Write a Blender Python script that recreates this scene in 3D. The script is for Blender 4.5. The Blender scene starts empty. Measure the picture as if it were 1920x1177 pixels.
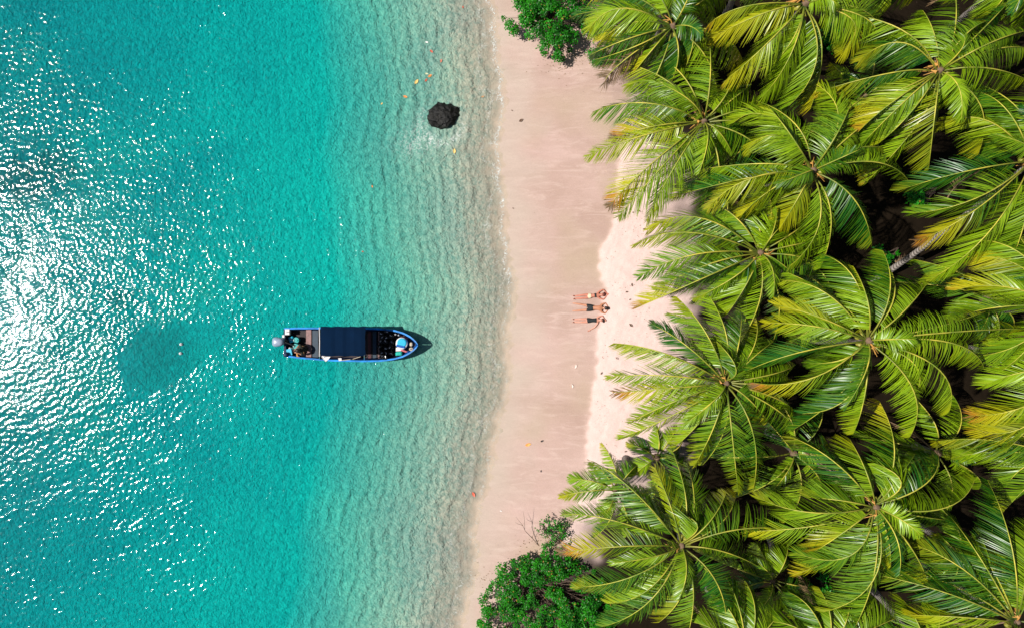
import bpy, bmesh, math, random
import numpy as np
from mathutils import Vector, Matrix, noise

random.seed(7)
RNG = np.random.default_rng(11)
scene = bpy.context.scene
COL = scene.collection

# ------------------------------------------------------------------ camera, sky, sun, exposure
CAM_H = 38.0
SCALE = 0.0275            # metres on the ground per photograph pixel (1920 wide)
cam_data = bpy.data.cameras.new("camera")
cam_data.sensor_width = 36.0
cam_data.lens = 36.0 * CAM_H / (1920 * SCALE)
cam_data.clip_start = 0.5
cam_data.clip_end = 3000
cam = bpy.data.objects.new("camera", cam_data)
COL.objects.link(cam)
cam.location = (0, 0, CAM_H)
scene.camera = cam

SUN_DIR = Vector((-0.61, 0.01, 0.78)).normalized()     # towards the sun
el = math.asin(SUN_DIR.z)
az = math.atan2(SUN_DIR.x, SUN_DIR.y)
world = bpy.data.worlds.new("World")
scene.world = world
world.use_nodes = True
wn = world.node_tree
sky = wn.nodes.new("ShaderNodeTexSky")
sky.sky_type = 'NISHITA'
sky.sun_disc = False
sky.sun_elevation = el
sky.sun_rotation = az
wn.links.new(sky.outputs[0], wn.nodes["Background"].inputs[0])
wn.nodes["Background"].inputs[1].default_value = 0.05
sd = bpy.data.lights.new("sun", 'SUN')
sd.energy = 5.0
sd.angle = math.radians(0.53)
sd.color = (1.0, 0.96, 0.9)
sun = bpy.data.objects.new("sun", sd)
COL.objects.link(sun)
sun.rotation_euler = SUN_DIR.to_track_quat('Z', 'Y').to_euler()
sun.location = SUN_DIR * 200
scene.view_settings.view_transform = 'Standard'
scene.view_settings.look = 'None'
scene.view_settings.gamma = 1
scene.view_settings.use_curve_mapping = False
scene.view_settings.exposure = 0.22
scene.cycles.transparent_max_bounces = 12
scene.cycles.max_bounces = 6
scene.cycles.diffuse_bounces = 3
scene.cycles.sample_clamp_indirect = 3


# ------------------------------------------------------------------ helpers
def W(px, py, z=0.0):
    """world point that stands at height z over photograph pixel px, py"""
    k = SCALE * (CAM_H - z) / CAM_H
    return Vector(((px - 960) * k, (588.5 - py) * k, z))


def tag(o, label=None, cat=None, group=None, kind=None):
    if label: o["label"] = label
    if cat: o["category"] = cat
    if group: o["group"] = group
    if kind: o["kind"] = kind
    return o


def empty(name, loc, label, cat, group=None):
    o = bpy.data.objects.new(name, None)
    o.empty_display_size = 0.2
    COL.objects.link(o)
    o.location = loc
    return tag(o, label, cat, group)


class MB:
    def __init__(self):
        self.v, self.f, self.m = [], [], []

    def add(self, vs, fs, mi=0):
        b = len(self.v)
        self.v += [tuple(p) for p in vs]
        self.f += [tuple(i + b for i in f) for f in fs]
        self.m += [mi] * len(fs)

    def box(self, c, s, rot=0, mi=0, bev=0.0, taper=1.0):
        c = Vector(c)
        sx, sy, sz = [q / 2 for q in s]
        R = Matrix.Rotation(rot, 3, 'Z')
        if bev > 0:
            prof = [(-sz, bev), (-sz + bev, 0), (sz - bev, 0), (sz, bev)]
            vs, fs = [], []
            for z, ins in prof:
                k = 1.0 if z < 0 else taper
                x, y = (sx * k - ins), (sy * k - ins)
                b = bev * 0.8
                for (a, d) in ((x - b, y), (-x + b, y), (-x, y - b), (-x, -y + b), (-x + b, -y), (x - b, -y), (x, -y + b), (x, y - b)):
                    vs.append(c + R @ Vector((a, d, z)))
            for r in range(3):
                for i in range(8):
                    j = (i + 1) % 8
                    fs.append((r * 8 + i, r * 8 + j, r * 8 + 8 + j, r * 8 + 8 + i))
            fs.append(tuple(range(7, -1, -1)))
            fs.append(tuple(range(24, 32)))
            self.add(vs, fs, mi)
            return
        vs = [c + R @ Vector((x * sx, y * sy, z * sz)) for z in (-1, 1) for (x, y) in ((-1, -1), (1, -1), (1, 1), (-1, 1))]
        self.add(vs, [(3, 2, 1, 0), (4, 5, 6, 7), (0, 1, 5, 4), (1, 2, 6, 5), (2, 3, 7, 6), (3, 0, 4, 7)], mi)

    def tube(self, pts, radii, n=8, mi=0, cap=True):
        pts = [Vector(p) for p in pts]
        if not hasattr(radii, '__len__'): radii = [radii] * len(pts)
        vs, fs = [], []
        up = None
        for i, p in enumerate(pts):
            t = (pts[min(i + 1, len(pts) - 1)] - pts[max(i - 1, 0)]).normalized()
            if up is None:
                up = Vector((0, 0, 1)) if abs(t.z) < 0.9 else Vector((1, 0, 0))
            a = t.cross(up)
            if a.length < 1e-4: a = t.orthogonal()
            a.normalize()
            b = a.cross(t).normalized()
            up = b
            for k in range(n):
                an = 2 * math.pi * k / n
                vs.append(p + (a * math.cos(an) + b * math.sin(an)) * radii[i])
        for i in range(len(pts) - 1):
            for k in range(n):
                j = (k + 1) % n
                fs.append((i * n + k, i * n + j, i * n + n + j, i * n + n + k))
        if cap:
            fs.append(tuple(range(n - 1, -1, -1)))
            fs.append(tuple(range((len(pts) - 1) * n, len(pts) * n)))
        self.add(vs, fs, mi)

    def lathe(self, c, prof, n=16, mi=0):
        c = Vector(c)
        vs, fs = [], []
        for r, z in prof:
            for k in range(n):
                a = 2 * math.pi * k / n
                vs.append(c + Vector((r * math.cos(a), r * math.sin(a), z)))
        for i in range(len(prof) - 1):
            for k in range(n):
                j = (k + 1) % n
                fs.append((i * n + k, i * n + j, i * n + n + j, i * n + n + k))
        fs.append(tuple(range(n - 1, -1, -1)))
        fs.append(tuple(range((len(prof) - 1) * n, len(prof) * n)))
        self.add(vs, fs, mi)

    def ball(self, c, r, rot=None, n=10, m=7, mi=0, lump=0.0):
        c = Vector(c)
        if not hasattr(r, '__len__'): r = (r, r, r)
        R = rot if rot is not None else Matrix.Identity(3)
        vs, fs = [], []
        vs.append(c + R @ Vector((0, 0, -r[2])))
        for i in range(1, m):
            th = -math.pi / 2 + math.pi * i / m
            for k in range(n):
                a = 2 * math.pi * k / n
                q = Vector((math.cos(th) * math.cos(a), math.cos(th) * math.sin(a), math.sin(th)))
                if lump: q *= 1 + lump * noise.noise(q * 1.7 + c * 3)
                vs.append(c + R @ Vector((q.x * r[0], q.y * r[1], q.z * r[2])))
        vs.append(c + R @ Vector((0, 0, r[2])))
        for k in range(n):
            j = (k + 1) % n
            fs.append((0, 1 + j, 1 + k))
            for i in range(m - 2):
                fs.append((1 + i * n + k, 1 + i * n + j, 1 + (i + 1) * n + j, 1 + (i + 1) * n + k))
            fs.append((1 + (m - 2) * n + k, 1 + (m - 2) * n + j, len(vs) - 1))
        self.add(vs, fs, mi)

    def build(self, name, mats, parent=None, origin=None, smooth=False, kind=None):
        me = bpy.data.meshes.new(name)
        vs = self.v
        if origin is not None:
            o3 = tuple(origin)
            vs = [(a - o3[0], b - o3[1], c - o3[2]) for a, b, c in vs]
        me.from_pydata(vs, [], self.f)
        if not isinstance(mats, (list, tuple)): mats = [mats]
        for m in mats: me.materials.append(m)
        if len(mats) > 1: me.polygons.foreach_set('material_index', self.m)
        if smooth: me.polygons.foreach_set('use_smooth', [True] * len(me.polygons))
        o = bpy.data.objects.new(name, me)
        COL.objects.link(o)
        if parent is not None: o.parent = parent
        elif origin is not None: o.location = origin
        if kind: o['kind'] = kind
        return o


def node_mat(name):
    m = bpy.data.materials.new(name)
    m.use_nodes = True
    nt = m.node_tree
    return m, nt, nt.nodes['Principled BSDF'], nt.nodes['Material Output']


def N(nt, typ, **kw):
    n = nt.nodes.new(typ)
    for k, v in kw.items():
        if k.startswith('i_'):
            key = k[2:]
            n.inputs[int(key) if key.isdigit() else key].default_value = v
        else:
            setattr(n, k, v)
    return n


def ramp(nt, stops, src=None, interp='LINEAR'):
    r = nt.nodes.new('ShaderNodeValToRGB')
    r.color_ramp.interpolation = interp
    e = r.color_ramp.elements
    while len(e) > 1: e.remove(e[-1])
    e[0].position = stops[0][0]; e[0].color = (*stops[0][1], 1)
    for p, c in stops[1:]:
        q = e.new(p); q.color = (*c, 1)
    if src is not None: nt.links.new(src, r.inputs[0])
    return r


def math_n(nt, op, a, b=None, clamp=False):
    n = nt.nodes.new('ShaderNodeMath'); n.operation = op; n.use_clamp = clamp
    for i, q in enumerate((a, b)):
        if q is None: continue
        if isinstance(q, (int, float)): n.inputs[i].default_value = q
        else: nt.links.new(q, n.inputs[i])
    return n.outputs[0]


def mixc(nt, f, a, b, blend='MIX'):
    n = nt.nodes.new('ShaderNodeMix'); n.data_type = 'RGBA'; n.blend_type = blend
    for i, q in ((0, f), (6, a), (7, b)):
        if isinstance(q, (int, float)): n.inputs[i].default_value = q
        elif isinstance(q, tuple): n.inputs[i].default_value = (*q, 1)
        else: nt.links.new(q, n.inputs[i])
    return n.outputs[2]


def noise_tex(nt, scale, detail=3, rough=0.55, vec=None, dist=0.0):
    n = nt.nodes.new('ShaderNodeTexNoise')
    n.inputs['Scale'].default_value = scale
    n.inputs['Detail'].default_value = detail
    n.inputs['Roughness'].default_value = rough
    n.inputs['Distortion'].default_value = dist
    if vec is not None: nt.links.new(vec, n.inputs['Vector'])
    return n.outputs[0]


def position(nt, scale=(1, 1, 1), rot=(0, 0, 0)):
    g = nt.nodes.new('ShaderNodeNewGeometry')
    mp = nt.nodes.new('ShaderNodeMapping')
    mp.inputs['Scale'].default_value = scale
    mp.inputs['Rotation'].default_value = rot
    nt.links.new(g.outputs['Position'], mp.inputs[0])
    return mp.outputs[0]


def bump(nt, h, strength=0.5, dist=0.05, normal=None):
    b = nt.nodes.new('ShaderNodeBump')
    b.inputs['Strength'].default_value = strength
    b.inputs['Distance'].default_value = dist
    nt.links.new(h, b.inputs['Height'])
    if normal is not None: nt.links.new(normal, b.inputs['Normal'])
    return b.outputs[0]


def attr(nt, name):
    a = nt.nodes.new('ShaderNodeAttribute'); a.attribute_name = name
    return a.outputs['Fac']


def simple(name, col, rough=0.5, metal=0.0, var=0.15, scale=9.0, spec=0.5, bmp=0.0):
    """plain paint, cloth or plastic with slight dirt and grain"""
    m, nt, bs, out = node_mat(name)
    tc = N(nt, 'ShaderNodeTexCoord').outputs['Object']
    n1 = noise_tex(nt, scale, 4, 0.6, tc)
    dark = tuple(c * (1 - var) for c in col)
    lite = tuple(min(1, c * (1 + var)) for c in col)
    r = ramp(nt, [(0.3, dark), (0.7, lite)], n1)
    nt.links.new(r.outputs[0], bs.inputs['Base Color'])
    bs.inputs['Roughness'].default_value = rough
    bs.inputs['Metallic'].default_value = metal
    bs.inputs['Specular IOR Level'].default_value = spec
    if bmp > 0:
        nt.links.new(bump(nt, noise_tex(nt, scale * 6, 3, 0.6, tc), bmp, 0.01), bs.inputs['Normal'])
    return m


# ------------------------------------------------------------------ terrain functions
SHORE = [(-400, 905), (0, 918), (40, 926), (100, 938), (150, 942), (220, 940), (300, 938), (370, 941), (430, 950), (480, 957),
         (560, 962), (640, 957), (720, 950), (800, 938), (870, 918), (940, 903), (1000, 894), (1060, 888), (1120, 880), (1177, 870), (1600, 800)]
SY = np.array([(588.5 - p[0]) * SCALE for p in SHORE])[::-1]
SX = np.array([(p[1] - 960) * SCALE for p in SHORE])[::-1]
BERM = [(-400, 1220), (0, 1215), (150, 1190), (230, 1170), (300, 1160), (390, 1152), (420, 1147), (440, 1143), (465, 1124), (500, 1122), (525, 1126), (541, 1137),
        (552, 1130), (575, 1132), (620, 1119), (700, 1117), (740, 1109), (800, 1101), (850, 1099), (900, 1097), (960, 1080), (1000, 1060), (1177, 1000), (1600, 900)]
BY = np.array([(588.5 - p[0]) * SCALE for p in BERM])[::-1]
BX = np.array([(p[1] - 960) * SCALE for p in BERM])[::-1]


def fbm(x, y, octs, seed=0):
    """sum of sines with random headings: cheap smooth noise in numpy, octs = [(wavelength, amplitude)]"""
    r = np.random.default_rng(seed)
    out = 0
    for wl, am in octs:
        for _ in range(7):
            a = r.uniform(0, 2 * math.pi); ph = r.uniform(0, 2 * math.pi); w = wl * r.uniform(0.7, 1.4)
            out = out + am / 2.6 * np.sin((x * math.cos(a) + y * math.sin(a)) * 2 * math.pi / w + ph)
    return out


def shore_x(y):
    return np.interp(y, SY, SX) + 0.12 * np.sin(y * 1.3) + 0.05 * np.sin(y * 4.1 + 1)


def berm_x(y):
    return np.interp(y, BY, BX) + 0.03 * np.sin(y * 7.3) + 0.02 * np.sin(y * 17.1)


def terrain(x, y):
    d = shore_x(y) - x
    sea = -0.06 * np.clip(d, 0, 3) - 2.6 * (1 - np.exp(-np.clip(d - 2.0, 0, None) / 10))
    u = np.clip(-d, 0, None)
    land = 0.075 * np.clip(u, 0, 5.5)
    b = x - berm_x(y)
    land = land + 0.055 / (1 + np.exp(-np.clip(b * 14, -30, 30))) + 0.03 * np.clip(b, 0, 25)
    return np.where(d > 0, sea, land)


def ground_z(x, y):
    return float(terrain(np.array(x), np.array(y)))


def grid_lines(a, b, step, outer):
    core = np.arange(a, b + step / 2, step)
    lo = a - np.array(outer[::-1]); hi = b + np.array(outer)
    return np.concatenate([lo, core, hi])


def grid_mesh(name, xs, ys, zfun, mat):
    X, Y = np.meshgrid(xs, ys)
    Z, attrs = zfun(X, Y)
    nx, ny = len(xs), len(ys)
    co = np.stack([X, Y, Z], -1).reshape(-1, 3).astype(np.float32)
    i = np.arange((ny - 1) * (nx - 1))
    r, c = i // (nx - 1), i % (nx - 1)
    a = r * nx + c
    q = np.stack([a, a + 1, a + nx + 1, a + nx], -1).astype(np.int32)
    me = bpy.data.meshes.new(name)
    me.vertices.add(len(co)); me.vertices.foreach_set('co', co.ravel())
    me.loops.add(q.size); me.loops.foreach_set('vertex_index', q.ravel())
    me.polygons.add(len(q))
    me.polygons.foreach_set('loop_start', np.arange(0, q.size, 4, dtype=np.int32))
    me.polygons.foreach_set('use_smooth', np.ones(len(q), dtype=bool))
    me.update(calc_edges=True)
    for k, v in attrs.items():
        at = me.attributes.new(k, 'FLOAT', 'POINT')
        at.data.foreach_set('value', v.reshape(-1).astype(np.float32))
    me.materials.append(mat)
    o = bpy.data.objects.new(name, me)
    COL.objects.link(o)
    return o


# ------------------------------------------------------------------ materials of the setting
def make_sand():
    m, nt, bs, out = node_mat("sand")
    p = position(nt)
    dry, forest, reef, wet = attr(nt, 'dry'), attr(nt, 'forest'), attr(nt, 'reef'), attr(nt, 'wet')
    big = ramp(nt, [(0.36, (0, 0, 0)), (0.62, (1, 1, 1))], noise_tex(nt, 0.22, 5, 0.6, position(nt, (1.0, 1.5, 1)), 0.5)).outputs[0]
    streak = noise_tex(nt, 1.0, 6, 0.62, position(nt, (0.7, 3.6, 1)), 0.8)
    grain = noise_tex(nt, 28, 4, 0.75, p)
    damp = mixc(nt, big, (0.44, 0.298, 0.245), (0.54, 0.375, 0.325))
    damp = mixc(nt, math_n(nt, 'MULTIPLY', ramp(nt, [(0.50, (0, 0, 0)), (0.72, (1, 1, 1))], streak).outputs[0], 0.85), damp, (0.60, 0.44, 0.38))
    tan = noise_tex(nt, 0.22, 2, 0.5, position(nt, (1, 1, 1), (0, 0, 2)))
    damp = mixc(nt, ramp(nt, [(0.5, (0, 0, 0)), (0.72, (1, 1, 1))], tan).outputs[0], damp, (0.44, 0.325, 0.235))
    damp = mixc(nt, math_n(nt, 'MULTIPLY', wet, 0.75), damp, (0.50, 0.41, 0.335))
    dryc = mixc(nt, noise_tex(nt, 1.6, 5, 0.6, p), (0.67, 0.48, 0.425), (0.76, 0.575, 0.525))
    base = mixc(nt, dry, damp, dryc)
    shaded_soil = mixc(nt, noise_tex(nt, 5, 5, 0.7, p), (0.005, 0.004, 0.002), (0.020, 0.013, 0.008))  # dark soil, blackened further so the colour carries the shade between crowns
    base = mixc(nt, forest, base, shaded_soil)
    base = mixc(nt, reef, base, (0.02, 0.045, 0.04))
    g = ramp(nt, [(0.25, (0.8, 0.8, 0.8)), (0.75, (1.12, 1.12, 1.12))], grain)
    base = mixc(nt, 1.0, base, g.outputs[0], 'MULTIPLY')
    # dark specks of shell and seaweed crumbs
    v = N(nt, 'ShaderNodeTexVoronoi', i_Scale=1.9); nt.links.new(p, v.inputs['Vector'])
    sp = ramp(nt, [(0.025, (1, 1, 1)), (0.05, (0, 0, 0))], v.outputs['Distance'])
    base = mixc(nt, math_n(nt, 'MULTIPLY', sp.outputs[0], 0.4), base, (0.16, 0.10, 0.08))
    nt.links.new(base, bs.inputs['Base Color'])
    bs.inputs['Roughness'].default_value = 0.85
    nt.links.new(math_n(nt, 'SUBTRACT', 0.25, math_n(nt, 'MULTIPLY', forest, 0.22)), bs.inputs['Specular IOR Level'])
    h = math_n(nt, 'ADD', math_n(nt, 'MULTIPLY', grain, 0.35), math_n(nt, 'MULTIPLY', streak, 1.1))
    h2 = math_n(nt, 'ADD', h, math_n(nt, 'MULTIPLY', noise_tex(nt, 3.2, 4, 0.6, p), math_n(nt, 'MULTIPLY', dry, 1.0)))
    nt.links.new(bump(nt, h2, 0.55, 0.05), bs.inputs['Normal'])
    return m


def make_water():
    m, nt, bs, out = node_mat("sea_water")
    nt.nodes.remove(bs)
    L = nt.links.new
    dep, foam, opa, cold = attr(nt, 'depth'), attr(nt, 'foam'), attr(nt, 'opac'), attr(nt, 'cold')
    p = position(nt)
    fine = noise_tex(nt, 9.0, 4, 0.62, p, 0.1)
    net = noise_tex(nt, 3.4, 4, 0.6, p, 0.35)
    hh = math_n(nt, 'ADD', math_n(nt, 'MULTIPLY', fine, 0.62), net)
    band = attr(nt, 'band')
    n_body = bump(nt, hh, 0.9, 0.225, bump(nt, band, 1.0, 0.021))
    calm = attr(nt, 'calm')
    n_gl = bump(nt, math_n(nt, 'MULTIPLY', fine, math_n(nt, 'SUBTRACT', 1.0, math_n(nt, 'MULTIPLY', calm, 0.75))), 0.5, 0.017)
    # body colour of the water itself: suspended light particles over shallow sand, clear deep teal further out
    depn = math_n(nt, 'DIVIDE', dep, 2.7)
    body = ramp(nt, [(0.0, (0.43, 0.46, 0.37)), (0.06, (0.33, 0.445, 0.35)), (0.22, (0.20, 0.425, 0.335)), (0.40, (0.08, 0.41, 0.33)),
                     (0.56, (0.003, 0.40, 0.35)), (0.76, (0.001, 0.33, 0.315)), (1.0, (0.001, 0.21, 0.24))], depn)
    patch = noise_tex(nt, 0.16, 4, 0.55, p, 0.6)
    pr = ramp(nt, [(0.35, (0.82, 0.86, 0.90)), (0.65, (1.1, 1.06, 1.02))], patch)
    bc = mixc(nt, 1.0, body.outputs[0], pr.outputs[0], 'MULTIPLY')
    bc = mixc(nt, cold, bc, (0.002, 0.15, 0.17))
    ch = noise_tex(nt, 4.5, 3, 0.6, p, 0.8)
    cr = ramp(nt, [(0.33, (0.66, 0.80, 0.82)), (0.64, (1.35, 1.14, 1.12))], ch)  # caustic-like net of bright and dark flecks painted into the water colour
    bc = mixc(nt, 1.0, bc, cr.outputs[0], 'MULTIPLY')
    dif = N(nt, 'ShaderNodeBsdfDiffuse'); L(bc, dif.inputs[0]); L(n_body, dif.inputs['Normal'])
    tint = ramp(nt, [(0.0, (0.97, 0.99, 0.97)), (0.15, (0.78, 0.95, 0.88)), (0.5, (0.30, 0.80, 0.70)), (1.0, (0.08, 0.55, 0.5))], depn)
    tr = N(nt, 'ShaderNodeBsdfTransparent'); L(tint.outputs[0], tr.inputs[0])
    mx = N(nt, 'ShaderNodeMixShader'); L(opa, mx.inputs[0]); L(tr.outputs[0], mx.inputs[1]); L(dif.outputs[0], mx.inputs[2])
    gl = N(nt, 'ShaderNodeBsdfGlossy'); gl.distribution = 'GGX'
    gl.inputs['Roughness'].default_value = 0.078
    L(n_gl, gl.inputs['Normal'])
    fr = N(nt, 'ShaderNodeFresnel'); fr.inputs[0].default_value = 1.33; L(n_gl, fr.inputs['Normal'])
    m2 = N(nt, 'ShaderNodeMixShader'); L(fr.outputs[0], m2.inputs[0]); L(mx.outputs[0], m2.inputs[1]); L(gl.outputs[0], m2.inputs[2])
    # foam: bubbles on the surface
    fd = N(nt, 'ShaderNodeBsdfDiffuse'); fd.inputs[0].default_value = (0.72, 0.74, 0.70, 1)
    fn = noise_tex(nt, 6.0, 5, 0.7, p, 2.0)
    ff = ramp(nt, [(0.50, (0, 0, 0)), (0.60, (1, 1, 1))], fn)
    ffac = math_n(nt, 'MULTIPLY', ff.outputs[0], foam, True)
    m3 = N(nt, 'ShaderNodeMixShader'); L(ffac, m3.inputs[0]); L(m2.outputs[0], m3.inputs[1]); L(fd.outputs[0], m3.inputs[2])
    L(m3.outputs[0], out.inputs['Surface'])
    return m


M_SAND, M_WATER = make_sand(), make_water()
ROCK = W(833, 222)


def blob(X, Y, px, py, rx, ry, ang=0, soft=0.35, seed=1):
    c = W(px, py)
    dx, dy = X - c.x, Y - c.y
    a = math.radians(ang)
    u = (dx * math.cos(a) + dy * math.sin(a)) / (rx * SCALE)
    v = (-dx * math.sin(a) + dy * math.cos(a)) / (ry * SCALE)
    r = np.sqrt(u * u + v * v) + 0.20 * fbm(X, Y, [(2.5, 1.0), (1.0, 0.7), (0.45, 0.4)], seed)
    return 1 / (1 + np.exp(np.clip((r - 1) / soft * 4, -30, 30)))


def reef_mask(X, Y):
    return np.clip(blob(X, Y, 70, 330, 62, 40, 10, 0.5, 4) + blob(X, Y, 310, 650, 60, 34, 0, 0.8, 5) * 0.8 +
                   blob(X, Y, 225, 560, 25, 18, 0, 0.6, 6) + blob(X, Y, 300, 705, 48, 22, 0, 0.8, 8) * 0.6, 0, 1)


def ground_fun(X, Y):
    Z = terrain(X, Y)
    d = shore_x(Y) - X
    b = X - berm_x(Y)
    inner = (np.abs(X) < 30) & (np.abs(Y) < 20)
    # sand ripples on the sea bed, parallel to the shore
    rip = 0.012 * np.sin(2 * math.pi * (d + 0.12 * fbm(X, Y, [(5, 1.0), (1.6, 0.4)], 21)) / 0.70) * np.clip(d / 1.5, 0, 1)
    # gentle swash marks and trampled dry sand
    sw = 0.006 * fbm(X * 0.5, Y * 2.0, [(1.2, 1.0), (0.5, 0.6)], 22)
    tr = 0.008 * fbm(X, Y, [(0.9, 1.0), (0.4, 0.7), (0.22, 0.4)], 23) * np.clip(b * 2, 0, 1)
    Z = Z + np.where(inner, rip + sw * (d < 0) + tr, 0)
    dry = 1 / (1 + np.exp(-np.clip((b + 0.05 * fbm(X, Y, [(0.5, 1)], 24)) * 22, -30, 30)))
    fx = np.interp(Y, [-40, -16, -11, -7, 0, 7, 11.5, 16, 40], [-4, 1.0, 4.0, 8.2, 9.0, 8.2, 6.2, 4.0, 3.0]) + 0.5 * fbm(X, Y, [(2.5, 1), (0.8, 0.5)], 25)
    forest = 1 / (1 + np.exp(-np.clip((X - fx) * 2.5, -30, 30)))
    wet = np.clip(1 - np.clip(-d, 0, None) / 2.4 + 0.15 * fbm(X, Y, [(2, 1)], 26), 0, 1)
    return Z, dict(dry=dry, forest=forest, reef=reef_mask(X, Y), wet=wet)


OUT = [0.5, 1.5, 4, 10, 30, 90, 300, 900]
gxs = grid_lines(-29.0, 12.0, 0.085, OUT[:2] + [3, 6, 10, 16, 24, 60, 200, 700])
gys = grid_lines(-18.0, 18.0, 0.085, OUT)
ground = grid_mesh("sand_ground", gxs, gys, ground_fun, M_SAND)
tag(ground, kind='structure')
ground['label'] = "pale pink sand of the beach running on under the palms and the shallow sea"


def wave_field(n, L, seed, comps):
    """periodic random wave field; comps = [(mean heading, spread, wavelength, bandwidth, slope rms)]"""
    r = np.random.default_rng(seed)
    k1 = np.fft.fftfreq(n, L / n) * 2 * math.pi
    KX, KY = np.meshgrid(k1, k1)
    K = np.hypot(KX, KY) + 1e-6
    TH = np.arctan2(KY, KX)
    tot = np.zeros((n, n))
    for th, sp, wl, bw, sl in comps:
        k0 = 2 * math.pi / wl
        am = np.exp(-(np.log(K / k0) / bw) ** 2)
        if th is not None:
            dth = np.angle(np.exp(2j * (TH - math.radians(th)))) / 2
            am = am * np.exp(-(dth / math.radians(sp)) ** 2)
        F = np.fft.fft2(r.standard_normal((n, n))) * am / K
        h = np.real(np.fft.ifft2(F))
        gy, gx = np.gradient(h, L / n)
        h *= sl / np.sqrt((gx ** 2 + gy ** 2).mean())
        tot += h
    return tot


def sample(F, L, X, Y):
    n = F.shape[0]
    u = (X / L * n) % n; v = (Y / L * n) % n
    i0 = np.floor(u).astype(int) % n; j0 = np.floor(v).astype(int) % n
    fu, fv = u - np.floor(u), v - np.floor(v)
    i1, j1 = (i0 + 1) % n, (j0 + 1) % n
    return (F[j0, i0] * (1 - fu) * (1 - fv) + F[j0, i1] * fu * (1 - fv) + F[j1, i0] * (1 - fu) * fv + F[j1, i1] * fu * fv)


def water_fun(X, Y):
    d = shore_x(Y) - X
    L = 40.0
    A = wave_field(1024, L, 3, [(118, 45, 0.38, 0.30, 0.055), (None, 0, 0.26, 0.32, 0.116), (None, 0, 1.1, 0.5, 0.020), (115, 25, 1.9, 0.4, 0.014)])
    B = wave_field(1024, L, 4, [(0, 18, 0.74, 0.22, 0.034), (None, 0, 0.26, 0.35, 0.076), (5, 30, 0.35, 0.4, 0.03)])
    # near the shore the crests run along the waterline, further out they run slantwise
    Xw = X - shore_x(Y) * 0.9
    wB = np.clip((11.5 + 1.2 * fbm(X, Y, [(6, 1.0)], 31) - d) / 5.0 + 0.5, 0, 1)
    Z = sample(A, L, X, Y) * (1 - wB) + sample(B, L, Xw, Y) * wB
    gust = 1.0 + 0.35 * fbm(X, Y, [(9, 0.8), (3.5, 0.5)], 32)
    slick = np.clip(blob(X, Y, 300, 665, 78, 52, 10, 0.35, 9) + blob(X, Y, 270, 690, 40, 50, 0, 0.3, 10) + blob(X, Y, 350, 640, 75, 30, 15, 0.5, 12), 0, 1)
    Z = Z * (np.clip(gust, 0.55, 1.4) * (1 - wB) + wB) * (1 - 0.85 * slick)
    top = np.clip((Y - 9) / 7, 0, 1)
    Z = Z * (1 - 0.12 * top)
    Z = Z * np.clip(d / 2.5, 0.12, 1)
    rr = np.hypot(X - ROCK.x, Y - ROCK.y)
    Z = Z * (1 + 0.7 * np.exp(-((rr - 1.4) / 0.8) ** 2))
    inner = (X > -31) & (np.abs(Y) < 19.5)
    Z = np.where(inner, Z, 0)
    T = terrain(X, Y)
    dep = np.clip(-T, 0, None)
    opac = np.clip(0.93 * (1 - np.exp(-3.4 * (dep + 0.02 * fbm(X, Y, [(1.5, 1), (0.5, 1)], 33)))) + 0.50 * (1 - np.exp(-np.clip(d - 0.05, 0, None) / 0.45)), 0, 0.93)
    ph = d + 0.10 * fbm(X, Y, [(4.5, 1.0), (1.3, 0.35)], 41)
    band = np.sin(2 * math.pi * ph / 0.76) * np.clip(0.7 + 0.7 * fbm(X, Y, [(2.2, 1.0), (0.8, 0.5)], 42), 0, 2) + 0.45 * np.sin(2 * math.pi * ph / 0.41 + 1)
    band = band * np.clip(d / 0.8, 0, 1) * np.clip((11.0 - d) / 5.0, 0, 1)
    reef = reef_mask(X, Y)
    opac = opac * (1 - 0.28 * reef)
    # foam round the rock and a broken thread along the waterline
    c1 = W(782, 268)
    foam = 0.7 * np.exp(-((np.hypot(X - ROCK.x + 0.1, Y - ROCK.y + 0.15) - 1.12) / 0.22) ** 2) * np.clip(0.55 - (Y - ROCK.y) * 0.5, 0.15, 1)
    foam = foam + 0.5 * np.exp(-(np.hypot((X - c1.x) * 0.8, Y - c1.y) / 0.75) ** 2)
    foam = foam + 1.0 * np.exp(-((d - 0.16 + 0.12 * fbm(X, Y, [(1.5, 1), (0.5, 0.4)], 34)) / 0.15) ** 2) * np.clip((Y + 4) / 7, 0.35, 1)
    foam = foam + 0.42 * np.exp(-((d - 0.75 + 0.3 * fbm(X, Y, [(2.5, 1), (0.7, 0.4)], 35)) / 0.12) ** 2)
    cold = np.clip((d - 21) / 8, 0, 1) * 0.45 + 0.5 * blob(X, Y, 60, 330, 85, 50, 10, 0.7, 14)
    return Z + 0.012, dict(depth=dep, foam=np.clip(foam, 0, 1), opac=opac, band=band, calm=slick, cold=np.clip(cold, 0, 1))


wxs = grid_lines(-28.6, 1.2, 0.058, [2.0])
wxs = np.concatenate([-28.6 - np.array([900, 300, 90, 30, 10, 4, 1.2, 0.4]), np.arange(-28.6, 1.3, 0.058)])
wys = grid_lines(-17.6, 17.6, 0.058, OUT)
water = grid_mesh("sea_water", wxs, wys, water_fun, M_WATER)
tag(water, kind='structure')
water['label'] = "turquoise sea with sun glints, paling to clear shallows at the beach"

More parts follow.
